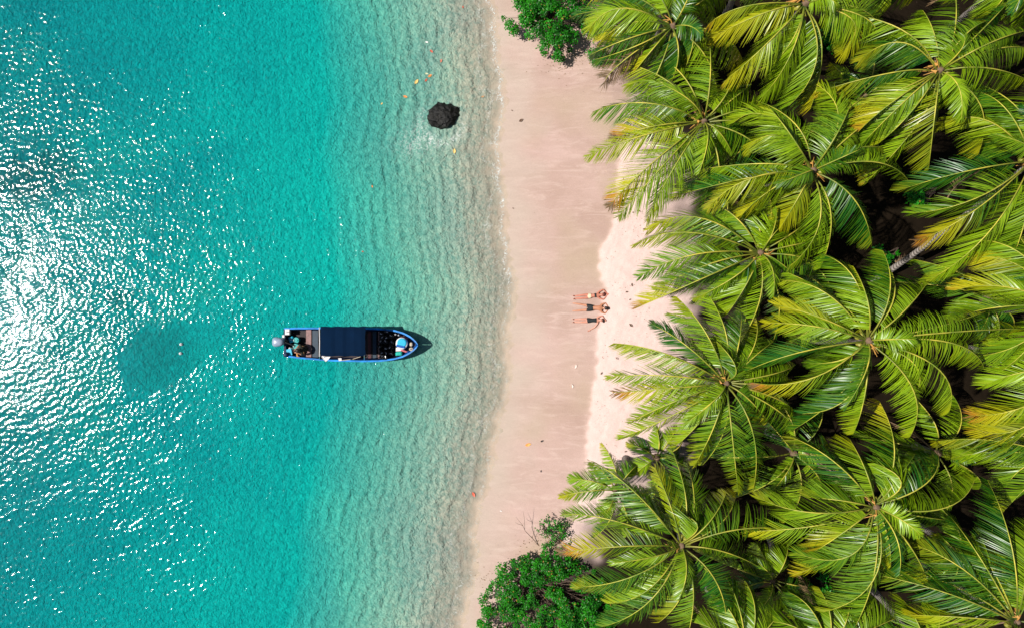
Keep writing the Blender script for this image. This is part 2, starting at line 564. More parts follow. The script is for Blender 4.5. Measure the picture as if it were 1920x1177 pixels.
# ------------------------------------------------------------------ palm materials
def leaf_material(name, green_a, green_b, trans, rough=0.42):
    m, nt, bs, out = node_mat(name)
    L = nt.links.new
    age, rnd = attr(nt, 'age'), attr(nt, 'rnd')
    g = mixc(nt, rnd, green_a, green_b)
    old = ramp(nt, [(0.0, (0, 0, 0)), (0.28, (0, 0, 0)), (0.62, (1, 1, 1))], age)
    g = mixc(nt, old.outputs[0], g, (0.40, 0.38, 0.006))
    old2 = ramp(nt, [(0.72, (0, 0, 0)), (0.95, (1, 1, 1))], age)
    g = mixc(nt, old2.outputs[0], g, (0.50, 0.20, 0.02))
    old3 = ramp(nt, [(0.95, (0, 0, 0)), (1.0, (1, 1, 1))], age)
    g = mixc(nt, old3.outputs[0], g, (0.20, 0.12, 0.06))
    L(g, bs.inputs['Base Color'])
    bs.inputs['Roughness'].default_value = rough
    bs.inputs['Specular IOR Level'].default_value = 0.55
    t = N(nt, 'ShaderNodeBsdfTranslucent'); L(mixc(nt, 0.5, g, (0.30, 0.42, 0.01)), t.inputs[0])
    mx = N(nt, 'ShaderNodeMixShader'); mx.inputs[0].default_value = trans
    L(bs.outputs[0], mx.inputs[1]); L(t.outputs[0], mx.inputs[2]); L(mx.outputs[0], out.inputs['Surface'])
    return m


M_LEAFLET = leaf_material("palm_leaflet", (0.008, 0.095, 0.004), (0.245, 0.385, 0.006), 0.17, 0.37)
def midrib_material():
    m, nt, bs, out = node_mat("palm_midrib")
    s_ = attr(nt, 'along')
    c = ramp(nt, [(0.0, (0.10, 0.12, 0.02)), (0.14, (0.26, 0.27, 0.03)), (0.4, (0.52, 0.47, 0.07)), (0.8, (0.50, 0.50, 0.06)), (1.0, (0.40, 0.40, 0.04))], s_)
    n1 = noise_tex(nt, 0.9, 4, 0.7, position(nt))
    k = ramp(nt, [(0.36, (0.35, 0.55, 0.4)), (0.62, (1.15, 1.05, 0.9))], n1)
    nt.links.new(mixc(nt, 1.0, c.outputs[0], k.outputs[0], 'MULTIPLY'), bs.inputs['Base Color'])
    bs.inputs['Roughness'].default_value = 0.45
    return m


M_MIDRIB = midrib_material()
M_DEADRIB = simple("dead_midrib", (0.22, 0.14, 0.08), 0.8, var=0.2)
M_DEAD = simple("dead_leaflet", (0.20, 0.12, 0.055), 0.85, var=0.4, scale=4)
M_NUT = simple("green_coconut", (0.30, 0.28, 0.04), 0.4, var=0.35, scale=3)
M_STALK = simple("flower_stalk", (0.55, 0.28, 0.06), 0.6, var=0.3)
M_FIBRE = simple("crown_fibre", (0.16, 0.10, 0.06), 0.9, var=0.4, scale=12, bmp=0.4)


def make_bark():
    m, nt, bs, out = node_mat("palm_bark")
    tc = N(nt, 'ShaderNodeTexCoord').outputs['Object']
    w = N(nt, 'ShaderNodeTexWave', i_Scale=2.2, i_Distortion=2.0); w.bands_direction = 'Z'
    nt.links.new(tc, w.inputs[0])
    c = ramp(nt, [(0.1, (0.10, 0.08, 0.07)), (0.6, (0.30, 0.26, 0.23))], w.outputs['Fac'])
    n1 = noise_tex(nt, 6, 5, 0.65, tc)
    k = ramp(nt, [(0.3, (0.65, 0.65, 0.65)), (0.7, (1.15, 1.15, 1.15))], n1)
    nt.links.new(mixc(nt, 1.0, c.outputs[0], k.outputs[0], 'MULTIPLY'), bs.inputs['Base Color'])
    bs.inputs['Roughness'].default_value = 0.9
    nt.links.new(bump(nt, w.outputs['Fac'], 0.6, 0.03), bs.inputs['Normal'])
    return m


M_BARK = make_bark()


def qbez(P0, P1, P2, t):
    t = t[:, None]
    return (1 - t) ** 2 * P0 + 2 * t * (1 - t) * P1 + t ** 2 * P2


def quads_object(name, co, faces, mat, parent, attrs=None, smooth=False):
    me = bpy.data.meshes.new(name)
    co = np.asarray(co, dtype=np.float32); faces = np.asarray(faces, dtype=np.int32)
    me.vertices.add(len(co)); me.vertices.foreach_set('co', co.ravel())
    me.loops.add(faces.size); me.loops.foreach_set('vertex_index', faces.ravel())
    me.polygons.add(len(faces))
    me.polygons.foreach_set('loop_start', np.arange(0, faces.size, 4, dtype=np.int32))
    if smooth: me.polygons.foreach_set('use_smooth', np.ones(len(faces), dtype=bool))
    me.update(calc_edges=True)
    for k, v in (attrs or {}).items():
        at = me.attributes.new(k, 'FLOAT', 'POINT'); at.data.foreach_set('value', np.asarray(v, dtype=np.float32))
    me.materials.append(mat)
    o = bpy.data.objects.new(name, me)
    COL.objects.link(o)
    o.parent = parent
    return o


WIND = np.array([-0.30, -0.12, 0.0])


def build_frond(parent, base, P1, P2, Lmax=0.85, droop=0.5, age=0.0, tipage=0.0, r=None, mats=None, ragged=0.0, nl=104, width=0.033, petiole=0.16):
    """one feather leaf; base/P1/P2 are relative to the palm's origin"""
    r = r or random
    rs = np.random.default_rng(r.randrange(1 << 30))
    base, P1, P2 = (np.array(q, dtype=float) for q in (base, P1, P2))
    mats = mats or (M_LEAFLET, M_MIDRIB)
    o_par = parent
    ts = np.linspace(0, 1, 60)
    C = qbez(base, P1, P2, ts)
    seg = np.linalg.norm(np.diff(C, axis=0), axis=1)
    cum = np.concatenate([[0], np.cumsum(seg)]); tot = cum[-1]
    s = np.linspace(petiole, 0.995, nl)
    s = np.clip(s + rs.normal(0, 0.003, nl), petiole, 0.998)
    tt = np.interp(s * tot, cum, ts)
    Cn = qbez(base, P1, P2, tt)
    T = 2 * (1 - tt)[:, None] * (P1 - base) + 2 * tt[:, None] * (P2 - P1)
    T /= np.linalg.norm(T, axis=1)[:, None] + 1e-9
    up = np.array([0, 0, 1.0])
    S = np.cross(T, up); S /= np.linalg.norm(S, axis=1)[:, None] + 1e-9
    roll = (r.uniform(-0.45, 0.45) + r.uniform(-0.8, 0.8) * s)[:, None]
    Nn = np.cross(S, T)
    S, Nn = S * np.cos(roll) + Nn * np.sin(roll), Nn * np.cos(roll) - S * np.sin(roll)
    prof = np.interp(s, [petiole, 0.28, 0.5, 0.75, 0.93, 1.0], [0.55, 0.95, 1.0, 0.82, 0.52, 0.30]) * Lmax
    allco, allf, ages, rnds = [], [], [], []
    off = 0
    us = np.array([0.0, 0.33, 0.7, 1.0])
    wprof = np.array([0.75, 1.0, 0.75, 0.10])
    frond_rnd = r.choice([r.uniform(0.0, 0.35), r.uniform(0.35, 0.75), r.uniform(0.7, 1.0)])
    for sg in (1, -1):
        keep = rs.random(nl) > ragged
        al = np.radians(np.interp(s, [petiole, 0.5, 1.0], [72, 50, 22]) + rs.normal(0, 2.6, nl) + 9 * np.sin(s * r.uniform(40, 70) + r.uniform(0, 6)) * np.sin(s * 23 + r.uniform(0, 6)))
        side_droop = droop * r.uniform(0.7, 1.3)
        ph = side_droop * np.interp(s, [petiole, 1], [0.8, 1.05]) + rs.normal(0, 0.07, nl)
        D = np.cos(al)[:, None] * T + np.sin(al)[:, None] * (sg * S * np.cos(ph)[:, None] - Nn * np.sin(ph)[:, None])
        D = D + WIND * 0.35
        D /= np.linalg.norm(D, axis=1)[:, None]
        ln = prof * rs.uniform(0.88, 1.08, nl)
        g = 0.34 * (0.5 + side_droop) * rs.uniform(0.7, 1.3, nl)
        tw = rs.normal(0.15, 0.34, nl) + 0.5 * np.sin(s * r.uniform(5, 12) + r.uniform(0, 6))
        Wd = T - (T * D).sum(1)[:, None] * D
        Wd /= np.linalg.norm(Wd, axis=1)[:, None] + 1e-9
        Wn = np.cross(D, Wd)
        Wv = Wd * np.cos(tw)[:, None] + Wn * np.sin(tw)[:, None]
        pts = []
        for u, wp in zip(us, wprof):
            c = Cn + D * (ln * u)[:, None] - up * (g * ln * u * u)[:, None] + WIND * (0.28 * ln * u * u)[:, None]
            w = Wv * (width * wp / 2)
            pts += [c - w, c + w]
        co = np.stack(pts, 1)[keep]            # n, 8, 3
        k = len(co)
        allco.append(co.reshape(-1, 3))
        b = (np.arange(k) * 8)[:, None] + off
        for q in ((0, 1, 3, 2), (2, 3, 5, 4), (4, 5, 7, 6)):
            allf.append(b + np.array(q))
        off += k * 8
        a = np.clip(age + tipage * np.clip((s[keep] - 0.45) / 0.5, 0, 1)[:, None] + 0.10 * us[None, :] * (age + tipage) + rs.normal(0, 0.04, k)[:, None], 0, 1)
        ages.append(np.repeat(a, 2, axis=1).ravel())
        rn = np.clip(frond_rnd + rs.normal(0, 0.16, k)[:, None] + 0 * us[None, :] + 0.25 * (1 - s[keep])[:, None] - 0.1, 0, 1)
        rnds.append(np.repeat(rn, 2, axis=1).ravel())
    fr = quads_object("frond", np.concatenate(allco), np.concatenate(allf), mats[0], o_par,
                      dict(age=np.concatenate(ages), rnd=np.concatenate(rnds)))
    # midrib
    n = 15
    tm = np.interp(np.linspace(0, 1, n) * tot, cum, ts)
    Cm = qbez(base, P1, P2, tm)
    rad = np.interp(np.linspace(0, 1, n), [0, 0.1, 0.5, 1.0], [0.050, 0.034, 0.024, 0.006])
    Tm = 2 * (1 - tm)[:, None] * (P1 - base) + 2 * tm[:, None] * (P2 - P1)
    Tm /= np.linalg.norm(Tm, axis=1)[:, None] + 1e-9
    Sm = np.cross(Tm, up); Sm /= np.linalg.norm(Sm, axis=1)[:, None] + 1e-9
    Um = np.cross(Sm, Tm)
    ring = [Cm + (Sm * math.cos(a) + Um * math.sin(a) * 0.8) * rad[:, None] + Um * (rad * 0.4)[:, None] for a in (0, math.pi / 2, math.pi, 3 * math.pi / 2)]
    co = np.stack(ring, 1).reshape(-1, 3)
    fs = []
    for i in range(n - 1):
        for k in range(4):
            j = (k + 1) % 4
            fs.append((i * 4 + k, i * 4 + j, i * 4 + 4 + j, i * 4 + 4 + k))
    quads_object("midrib", co, fs, mats[1], fr, dict(along=np.repeat(np.linspace(0, 1, n), 4)), smooth=True)
    return fr


nut_me = None


def trunk_mesh(parent, base, mid, top, r0=0.15, r1=0.10):
    mb = MB()
    n = 22
    pts, rad = [], []
    for i in range(n + 1):
        t = i / n
        p = (1 - t) ** 2 * Vector(base) + 2 * t * (1 - t) * Vector(mid) + t * t * Vector(top)
        pts.append(p); rad.append((r0 * (1 - t) + r1 * t) * (1.0 + (0.07 if i % 2 else -0.03)) + 0.10 * math.exp(-t * 14))
    mb.tube(pts, rad, 12)
    return mb.build("trunk", M_BARK, parent, smooth=True)


def make_palm(px, py, z, fronds, label, fill=7, size=1.0, lean=None, nuts=6, mid=None, young=2, seed=0, fillage=0.0):
    r = random.Random(seed * 77 + 5)
    crown = W(px, py, z)
    pd_ = r.uniform(0.8, 1.15); pa_ = r.choice([0.0, 0.0, 0.06, 0.12]); pl_ = r.uniform(1.0, 1.2)
    if lean is None:
        lean = (r.uniform(0.4, 1.8), r.uniform(-0.8, 0.8))
    bx, by = crown.x + lean[0], crown.y + lean[1]
    bz = ground_z(bx, by)
    root = empty("coconut_palm", (bx, by, bz), label, "palm tree", "coconut palms behind the beach")
    O = Vector((bx, by, bz))
    ctop = crown - O
    midp = (W(*mid) - O) if mid else Vector((ctop.x * 0.35, ctop.y * 0.35, ctop.z * 0.55))
    trunk_mesh(root, (0, 0, -0.15), midp, ctop)
    hub = MB(); hub.ball(ctop + Vector((0, 0, -0.14)), (0.17, 0.17, 0.34), n=10, m=6, lump=0.3)
    hub.build("crown_shaft", M_FIBRE, root, smooth=True)
    k = SCALE * (CAM_H - z) / CAM_H
    used = []
    for f in fronds:
        tx, ty = f[0], f[1]
        kind = f[-1] if isinstance(f[-1], str) else ''
        via = (f[2], f[3]) if len(f) > 3 else None
        Lh = math.hypot(tx - px, ty - py) * k
        zt = z - 0.20 * Lh + r.uniform(-0.25, 0.25)
        zm = z + 0.16 * Lh + r.uniform(-0.1, 0.1)
        if 'l' in kind: zt -= 1.0; zm -= 0.5
        if 'u' in kind: zt += 0.5; zm += 0.6
        P2 = W(tx, ty, zt) - O
        if via is not None:
            M = W(via[0], via[1], zm) - O
        else:
            M = (ctop + P2) * 0.5; M.z = zm - O.z
            dirv = Vector((tx - px, -(ty - py), 0)).normalized()
            sidev = Vector((dirv.y, -dirv.x, 0))
            # belly of the arc lies on the up-wind side
            M -= Vector((WIND[0], WIND[1], 0)) * (0.35 * Lh * abs(sidev.x + sidev.y * 0.3)) * 0.9
        ang = math.atan2(P2.y - ctop.y, P2.x - ctop.x)
        b = ctop + Vector((math.cos(ang), math.sin(ang), 0)) * 0.12
        P1 = M * 2 - (b + P2) * 0.5
        used.append(ang)
        ta = r.choice([0.42, 0.5, 0.75]) if 'y' in kind else r.choice([0.0, 0.15, 0.25, 0.35])
        ag = 0.12 if 'y' in kind else (0.2 if 't' in kind else 0.0)
        if 'b' in kind: ag = 0.9
        build_frond(root, b, P1, P2, Lmax=r.uniform(0.85, 1.05) * size * pl_, droop=r.uniform(0.45, 1.15) * pd_, age=ag + pa_ + r.uniform(0, 0.14), tipage=ta, r=r,
                    ragged=0.35 if 'r' in kind else r.choice([0.02, 0.05, 0.16]))
    # older, lower leaves fill the rest of the wheel
    for i in range(fill):
        if used:
            best, bg = 0, -1
            for _ in range(14):
                c = r.uniform(-math.pi, math.pi)
                g = min(abs(math.atan2(math.sin(c - u), math.cos(c - u))) for u in used)
                if g > bg: best, bg = c, g
            ang = best
        else:
            ang = r.uniform(-math.pi, math.pi)
        used.append(ang)
        Lh = r.uniform(3.3, 4.3) * size
        low = r.uniform(0.5, 1.5)
        dirv = Vector((math.cos(ang), math.sin(ang), 0))
        b = ctop + dirv * 0.14 - Vector((0, 0, 0.15))
        P2 = ctop + dirv * Lh + Vector((WIND[0], WIND[1], 0)) * 1.6
        P2.z = ctop.z - low - 0.12 * Lh
        M = (ctop + P2) * 0.5 - Vector((WIND[0], WIND[1], 0)) * 0.6
        M.z = ctop.z + 0.55 - low * 0.35
        P1 = M * 2 - (b + P2) * 0.5
        old = r.random() < 0.22
        build_frond(root, b, P1, P2, Lmax=r.uniform(0.8, 1.0) * size * pl_, droop=r.uniform(0.6, 1.2), age=r.uniform(0, 0.2) + fillage, tipage=0.6 if old else r.uniform(0, 0.35), r=r, ragged=0.05, nl=74)
    # a dry brown leaf or two hanging against the trunk
    for i in range(r.choice([0, 1, 2]) if size > 0.7 else 0):
        ang = r.uniform(-math.pi, math.pi)
        dirv = Vector((math.cos(ang), math.sin(ang), 0))
        b = ctop + dirv * 0.12 - Vector((0, 0, 0.25))
        P2 = ctop + dirv * r.uniform(1.6, 2.8); P2.z = ctop.z - r.uniform(2.4, 3.4)
        P1 = ctop + dirv * 1.4 + Vector((0, 0, 0.1))
        build_frond(root, b, P1, P2, Lmax=0.7 * size, droop=1.2, age=0.9, tipage=0.1, r=r, mats=(M_DEAD, M_DEADRIB), ragged=0.3, nl=60)
    for i in range(young):
        ang = r.uniform(-math.pi, math.pi)
        Lh = r.uniform(1.2, 2.4) * size
        dirv = Vector((math.cos(ang), math.sin(ang), 0))
        b = ctop + dirv * 0.05
        P2 = ctop + dirv * Lh + Vector((WIND[0] * 2, WIND[1] * 2, r.uniform(0.6, 1.4)))
        P1 = ctop + dirv * 0.35 * Lh + Vector((0, 0, r.uniform(1.0, 1.6) * size))
        build_frond(root, b, P1, P2, Lmax=0.62 * size, droop=0.25, age=0.0, tipage=0.0, r=r, nl=66, petiole=0.1)
    # coconuts and flower stalks below the crown
    for i in range(nuts):
        a = r.uniform(0, 2 * math.pi)
        q = ctop + Vector((math.cos(a) * 0.30, math.sin(a) * 0.30, -0.02 - r.uniform(0, 0.28)))
        mb = MB(); mb.ball((0, 0, 0), (0.115, 0.115, 0.15), n=9, m=6)
        c = mb.build("coconut", M_NUT, root, smooth=True)
        c.location = q; c.rotation_euler = (r.uniform(-.6, .6), r.uniform(-.6, .6), 0)
    for i in range(2 if nuts else 0):
        a = r.uniform(0, 2 * math.pi)
        mb = MB()
        for j in range(9):
            aa = a + r.uniform(-0.7, 0.7)
            e = ctop + Vector((math.cos(aa) * r.uniform(0.3, 0.75), math.sin(aa) * r.uniform(0.3, 0.75), r.uniform(-0.3, 0.1)))
            m_ = ctop + Vector((math.cos(a) * 0.25, math.sin(a) * 0.25, 0.22))
            mb.tube([ctop, m_, e], [0.022, 0.018, 0.010], 5)
        mb.build("flower_stalk", M_STALK, root)
    return root

# ------------------------------------------------------------------ the palms (crown pixel, crown height, leaf tips with a point on the way)
PALMS = [
 dict(px=1262, py=50, z=8.0, fill=4, nuts=6, label="palm at the upper edge just right of the dark bush, dry tips over the sand",
      fronds=[(1129, 74, 1192, 42, 'y'), (1106, 104, 1176, 74), (1116, 112, 1195, 86), (1104, 58, 1165, 16), (1257, 158, 1272, 104), (1283, 132, 1299, 66),
              (1186, 140, 1222, 95, 'y'), (1134, 156, 1165, 118, 'lbr'), (1190, -60, 1235, -10), (1290, -70, 1290, 0), (1370, -20, 1320, 0)]),
 dict(px=1510, py=8, z=9.5, fill=2, nuts=9, label="palm cut by the top edge, with a pinkish bunch of nuts in its crown",
      fronds=[(1328, 47, 1400, 12, 'y'), (1336, 70, 1436, 24, 't'), (1360, 152, 1428, 92, 'y'), (1440, 128, 1486, 75), (1480, 198, 1531, 112),
              (1430, 182, 1482, 104), (1578, 100, 1600, 40), (1642, 84, 1622, 34), (1660, -40, 1590, -30), (1440, -90, 1480, -50)]),
 dict(px=1762, py=133, z=10.0, fill=1, nuts=7, label="tall palm near the upper right with an orange flower bunch and glossy upright young leaves",
      fronds=[(1612, 114, 1690, 80), (1598, 202, 1680, 172, 't'), (1598, 260, 1660, 202, 'y'), (1613, 274, 1690, 196), (1646, 270, 1707, 212), (1741, 318, 1752, 220, 't'),
              (1785, 186, 1778, 160), (1789, -30, 1790, 60), (1891, 5, 1832, 66), (1925, 58, 1850, 84, 'u'), (1930, 92, 1860, 94), (1925, 150, 1850, 128),
              (1730, 20, 1752, 66), (1690, 60, 1722, 88, 'l'), (1850, 40, 1806, 70, 'u')]),
 dict(px=1320, py=228, z=8.2, fill=4, nuts=4, label="palm whose long leaves reach furthest out over the sand, just below the upper bush",
      fronds=[(1116, 208, 1216, 194), (1176, 160, 1254, 160), (1150, 262, 1222, 238, 'y'), (1099, 294, 1194, 258, 't'), (1142, 388, 1205, 322, 'y'), (1160, 406, 1226, 330),
              (1212, 414, 1262, 318), (1328, 54, 1332, 140), (1372, 286, 1350, 250), (1380, 130, 1360, 180), (1300, 352, 1318, 290, 'l'), (1180, 205, 1250, 205, 'l')]),
 dict(px=1524, py=320, z=9.6, fill=1, nuts=8, label="large palm above the centre of the grove with red brown fibre showing at its heart",
      fronds=[(1327, 392, 1405, 336, 't'), (1392, 402, 1452, 352, 'y'), (1376, 230, 1446, 222), (1402, 276, 1466, 256), (1518, 152, 1572, 218), (1545, 186, 1576, 246),
              (1598, 186, 1570, 250, 'u'), (1705, 342, 1640, 304), (1662, 280, 1602, 280), (1480, 500, 1536, 420), (1462, 430, 1496, 372, 't'), (1634, 456, 1600, 372),
              (1440, 200, 1480, 250, 'u'), (1640, 220, 1590, 258)]),
 dict(px=1426, py=474, z=8.3, fill=4, nuts=5, label="palm of narrow dark leaves pointing left at mid height, above the sunbathers' level",
      fronds=[(1214, 432, 1310, 408, 'y'), (1188, 460, 1292, 436, 't'), (1198, 520, 1300, 478), (1230, 544, 1322, 498), (1192, 578, 1300, 530, 'y'), (1402, 386, 1424, 430),
              (1342, 545, 1392, 508), (1300, 560, 1376, 520), (1362, 590, 1400, 532), (1480, 392, 1462, 432), (1486, 512, 1456, 488), (1470, 420, 1450, 440, 'u'), (1330, 380, 1384, 412)]),
 dict(px=1362, py=718, z=8.6, fill=4, nuts=5, label="palm with one folded leaf lying straight left over the sand, left of the biggest crown",
      fronds=[(1268, 556, 1326, 628), (1344, 640, 1380, 690, 'u'), (1150, 643, 1252, 664, 't'), (1140, 706, 1250, 704), (1150, 735, 1252, 728, 'y'), (1220, 606, 1290, 650),
              (1180, 792, 1266, 752), (1160, 822, 1270, 774, 't'), (1264, 838, 1316, 786), (1412, 918, 1412, 812), (1384, 922, 1374, 826), (1302, 872, 1340, 796),
              (1440, 790, 1404, 748), (1450, 640, 1410, 672), (1390, 590, 1384, 650)]),
 dict(px=1628, py=638, z=10.6, fill=0, nuts=7, label="biggest crown in the middle of the grove, its leaves spread like a star",
      fronds=[(1545, 478, 1606, 530), (1468, 527, 1552, 552), (1453, 571, 1540, 596, 't'), (1434, 606, 1530, 612, 'y'), (1402, 694, 1500, 660), (1518, 681, 1584, 672),
              (1412, 717, 1524, 708, 'y'), (1505, 775, 1594, 740), (1600, 812, 1622, 736), (1706, 818, 1712, 730), (1712, 744, 1716, 684), (1845, 690, 1782, 642, 't'),
              (1925, 616, 1790, 622), (1848, 584, 1744, 616), (1739, 530, 1692, 586), (1655, 470, 1668, 550), (1780, 770, 1758, 690), (1600, 500, 1628, 570, 'u')]),
 dict(px=1278, py=1022, z=8.4, fill=2, nuts=5, label="palm at the lower left of the grove whose leaves lie over the lower bush",
      fronds=[(1104, 862, 1186, 918), (1229, 878, 1258, 950, 't'), (1262, 960, 1308, 984, 'u'), (1054, 963, 1154, 976), (1047, 1036, 1160, 1024, 'y'), (1077, 1100, 1186, 1080),
              (1138, 1130, 1216, 1104), (1235, 1166, 1282, 1104, 't'), (1128, 1174, 1220, 1124), (1288, 1195, 1300, 1104), (1362, 1172, 1342, 1088), (1518, 999, 1400, 990),
              (1362, 922, 1330, 978), (1420, 1060, 1352, 1032), (1160, 905, 1214, 950)]),
 dict(px=1642, py=950, z=9.8, fill=2, nuts=5, label="palm low in the grove with a curled young leaf at its heart",
      fronds=[(1482, 818, 1568, 868), (1418, 930, 1520, 960), (1516, 932, 1580, 938), (1594, 824, 1624, 884), (1641, 868, 1690, 906, 'u'), (1828, 896, 1770, 952),
              (1772, 974, 1706, 964), (1492, 1036, 1596, 1040), (1526, 1034, 1586, 994, 'y'), (1543, 1146, 1640, 1082), (1670, 1062, 1664, 1004, 'r'), (1728, 1018, 1690, 974),
              (1716, 850, 1684, 896), (1740, 1090, 1704, 1020), (1600, 1180, 1640, 1070)]),
 dict(px=1935, py=302, z=9.4, fill=2, nuts=6, label="palm at the right edge in the upper half, trunk leaning bare across a dark gap", base=(1640, 528), mid=(1735, 468, 3.2),
      fronds=[(1684, 358, 1810, 322), (1708, 400, 1830, 372), (1758, 236, 1850, 226, 't'), (1836, 173, 1892, 212), (1736, 528, 1850, 440), (1716, 452, 1820, 400, 'y'),
              (1960, 130, 1950, 200), (1840, 270, 1890, 270, 'l'), (1880, 520, 1920, 420), (2100, 300, 2030, 280)]),
 dict(px=1990, py=575, z=9.8, fill=0, nuts=0, label="palm outside the right edge whose yellow tipped leaves come in at mid height",
      fronds=[(1792, 544, 1886, 538, 'y'), (1822, 484, 1910, 498, 'y'), (1838, 666, 1920, 640), (1800, 590, 1890, 574, 't'), (1830, 450, 1920, 480), (1900, 430, 1950, 500), (1870, 700, 1930, 650)]),
 dict(px=2020, py=700, z=9.2, fill=0, nuts=0, label="palm outside the right edge with the bright yellow leaf below mid height",
      fronds=[(1844, 722, 1936, 694), (1818, 778, 1920, 762, 'y'), (1824, 800, 1920, 800, 'y'), (1860, 650, 1940, 668), (1880, 850, 1950, 780)]),
 dict(px=2000, py=862, z=7.6, fill=0, nuts=0, label="pale dusty palm at the right edge, a little above the lower corner",
      fronds=[(1752, 828, 1870, 826, 't'), (1886, 912, 1930, 870), (1780, 860, 1880, 846), (1820, 800, 1900, 810), (1880, 960, 1940, 900)]),
 dict(px=1905, py=1165, z=9.8, fill=1, nuts=4, label="palm in the lower right corner with long straight leaves pointing up to the left",
      fronds=[(1612, 1072, 1760, 1106), (1688, 1016, 1800, 1062), (1782, 968, 1842, 1052), (1852, 900, 1898, 1030), (1700, 1152, 1800, 1156, 't'), (1930, 980, 1925, 1070),
              (1740, 1080, 1820, 1112), (1960, 1050, 1940, 1100), (1820, 1010, 1868, 1080)]),
 dict(px=1154, py=917, z=4.4, fill=1, nuts=0, size=0.62, young=1, label="small low palm at the sand's edge above the lower bush, one leaf tipped orange",
      fronds=[(1068, 897, 1112, 902), (1050, 930, 1104, 920, 'y'), (1108, 866, 1136, 890), (1128, 965, 1146, 942), (1196, 870, 1176, 890), (1206, 948, 1180, 926)]),
 dict(px=1232, py=858, z=4.0, fill=2, nuts=0, size=0.6, young=1, label="young palm between the two lower left palms, beside small gaps of bare sand",
      fronds=[(1178, 834, 1204, 840), (1186, 892, 1210, 872), (1270, 800, 1252, 830), (1296, 880, 1266, 864), (1230, 800, 1236, 828)]),
 dict(px=1350, py=318, z=5.0, fill=4, nuts=0, size=0.75, label="lower shaded palm right under the one that reaches out over the upper beach",
      fronds=[(1320, 388, 1330, 348), (1262, 372, 1306, 338), (1420, 330, 1390, 318)]),
 dict(px=1448, py=1088, z=5.2, fill=3, nuts=0, size=0.72, label="lower shaded palm in the dark gap at the bottom, between two tall crowns",
      fronds=[(1478, 1020, 1470, 1056), (1380, 1110, 1416, 1094), (1490, 1160, 1476, 1124), (1420, 1020, 1438, 1056)]),
 dict(px=1556, py=1218, z=8.4, fill=1, nuts=0, label="palm below the bottom edge with its leaf tips rising into the picture",
      fronds=[(1480, 1110, 1524, 1146), (1534, 1100, 1556, 1150), (1640, 1120, 1616, 1166), (1440, 1165, 1494, 1176), (1700, 1150, 1630, 1180), (1590, 1115, 1588, 1160)]),
 dict(px=1400, py=1225, z=8.0, fill=1, nuts=0, label="palm below the bottom edge, left of the other one that enters there",
      fronds=[(1330, 1110, 1372, 1150), (1398, 1090, 1416, 1150), (1290, 1165, 1340, 1180), (1470, 1140, 1440, 1176), (1360, 1080, 1386, 1140)]),
 dict(px=1745, py=1240, z=8.2, fill=1, nuts=0, label="palm below the bottom edge near the right corner",
      fronds=[(1690, 1120, 1722, 1170), (1760, 1130, 1760, 1180), (1640, 1180, 1690, 1196), (1820, 1150, 1790, 1196)]),
 dict(px=1905, py=-62, z=8.6, fill=2, nuts=0, label="palm above the top edge at the right corner",
      fronds=[(1850, 30, 1886, -10), (1790, -10, 1846, -44), (1930, 50, 1920, 0), (1960, 30, 1940, -20)]),
 dict(px=1392, py=-78, z=8.0, fill=2, nuts=0, label="palm above the top edge beside the darkest gap",
      fronds=[(1330, -6, 1364, -44), (1300, 10, 1344, -36), (1440, -10, 1424, -40)]),
 dict(px=1650, py=-75, z=8.2, fill=1, nuts=0, label="palm above the top edge left of the tall one with upright young leaves",
      fronds=[(1600, 0, 1628, -36), (1670, 10, 1668, -30), (1720, -10, 1692, -40)]),
 dict(px=1620, py=180, z=5.6, fill=5, nuts=0, size=0.85, label="shaded palm beneath the tall upper ones, between the nut bunch and the orange flowers", fronds=[(1560, 120, 1590, 150)]),
 dict(px=1560, py=560, z=5.2, fill=5, nuts=0, size=0.7, label="shaded palm beneath the upper left leaves of the biggest crown", fronds=[(1490, 560, 1524, 556)]),
 dict(px=1760, py=850, z=5.4, fill=5, nuts=0, size=0.8, label="shaded palm in the gap right below the biggest crown", fronds=[(1690, 880, 1724, 860)]),
 dict(px=1490, py=850, z=6.2, fill=6, nuts=0, size=0.8, label="half shaded palm between the folded leaf crown and the low arching one", fronds=[(1440, 790, 1466, 820)]),
 dict(px=1850, py=560, z=5.6, fill=5, nuts=0, size=0.8, label="shaded palm under the yellow tipped leaves near the right edge", fronds=[(1800, 600, 1824, 580)]),
 dict(px=1800, py=1040, z=5.6, fill=5, nuts=0, size=0.8, label="shaded palm under the long straight leaves of the lower right corner", fronds=[(1760, 1000, 1780, 1020)]),
 dict(px=1240, py=-20, z=5.6, fill=5, nuts=0, size=0.8, label="shaded palm at the top edge behind the upper bush", fronds=[(1180, 10, 1210, -6)]),
 dict(px=1380, py=660, z=5.2, fill=3, nuts=0, size=0.8, label="low shaded palm hidden above the folded leaf crown", fronds=[(1420, 610, 1400, 634), (1300, 640, 1340, 648), (1400, 560, 1396, 610)]),
]
for i, pd in enumerate(PALMS):
    lean = None
    if 'base' in pd:
        cr = W(pd['px'], pd['py'], pd['z']); bw = W(*pd['base'], 1.0)
        lean = (bw.x - cr.x, bw.y - cr.y)
    make_palm(pd['px'], pd['py'], pd['z'], pd['fronds'], pd['label'], fill=pd['fill'] + (3 if i < 16 else 1), size=pd.get('size', 1.0), lean=lean,
              nuts=pd['nuts'], mid=pd.get('mid'), young=pd.get('young', 2), seed=i)

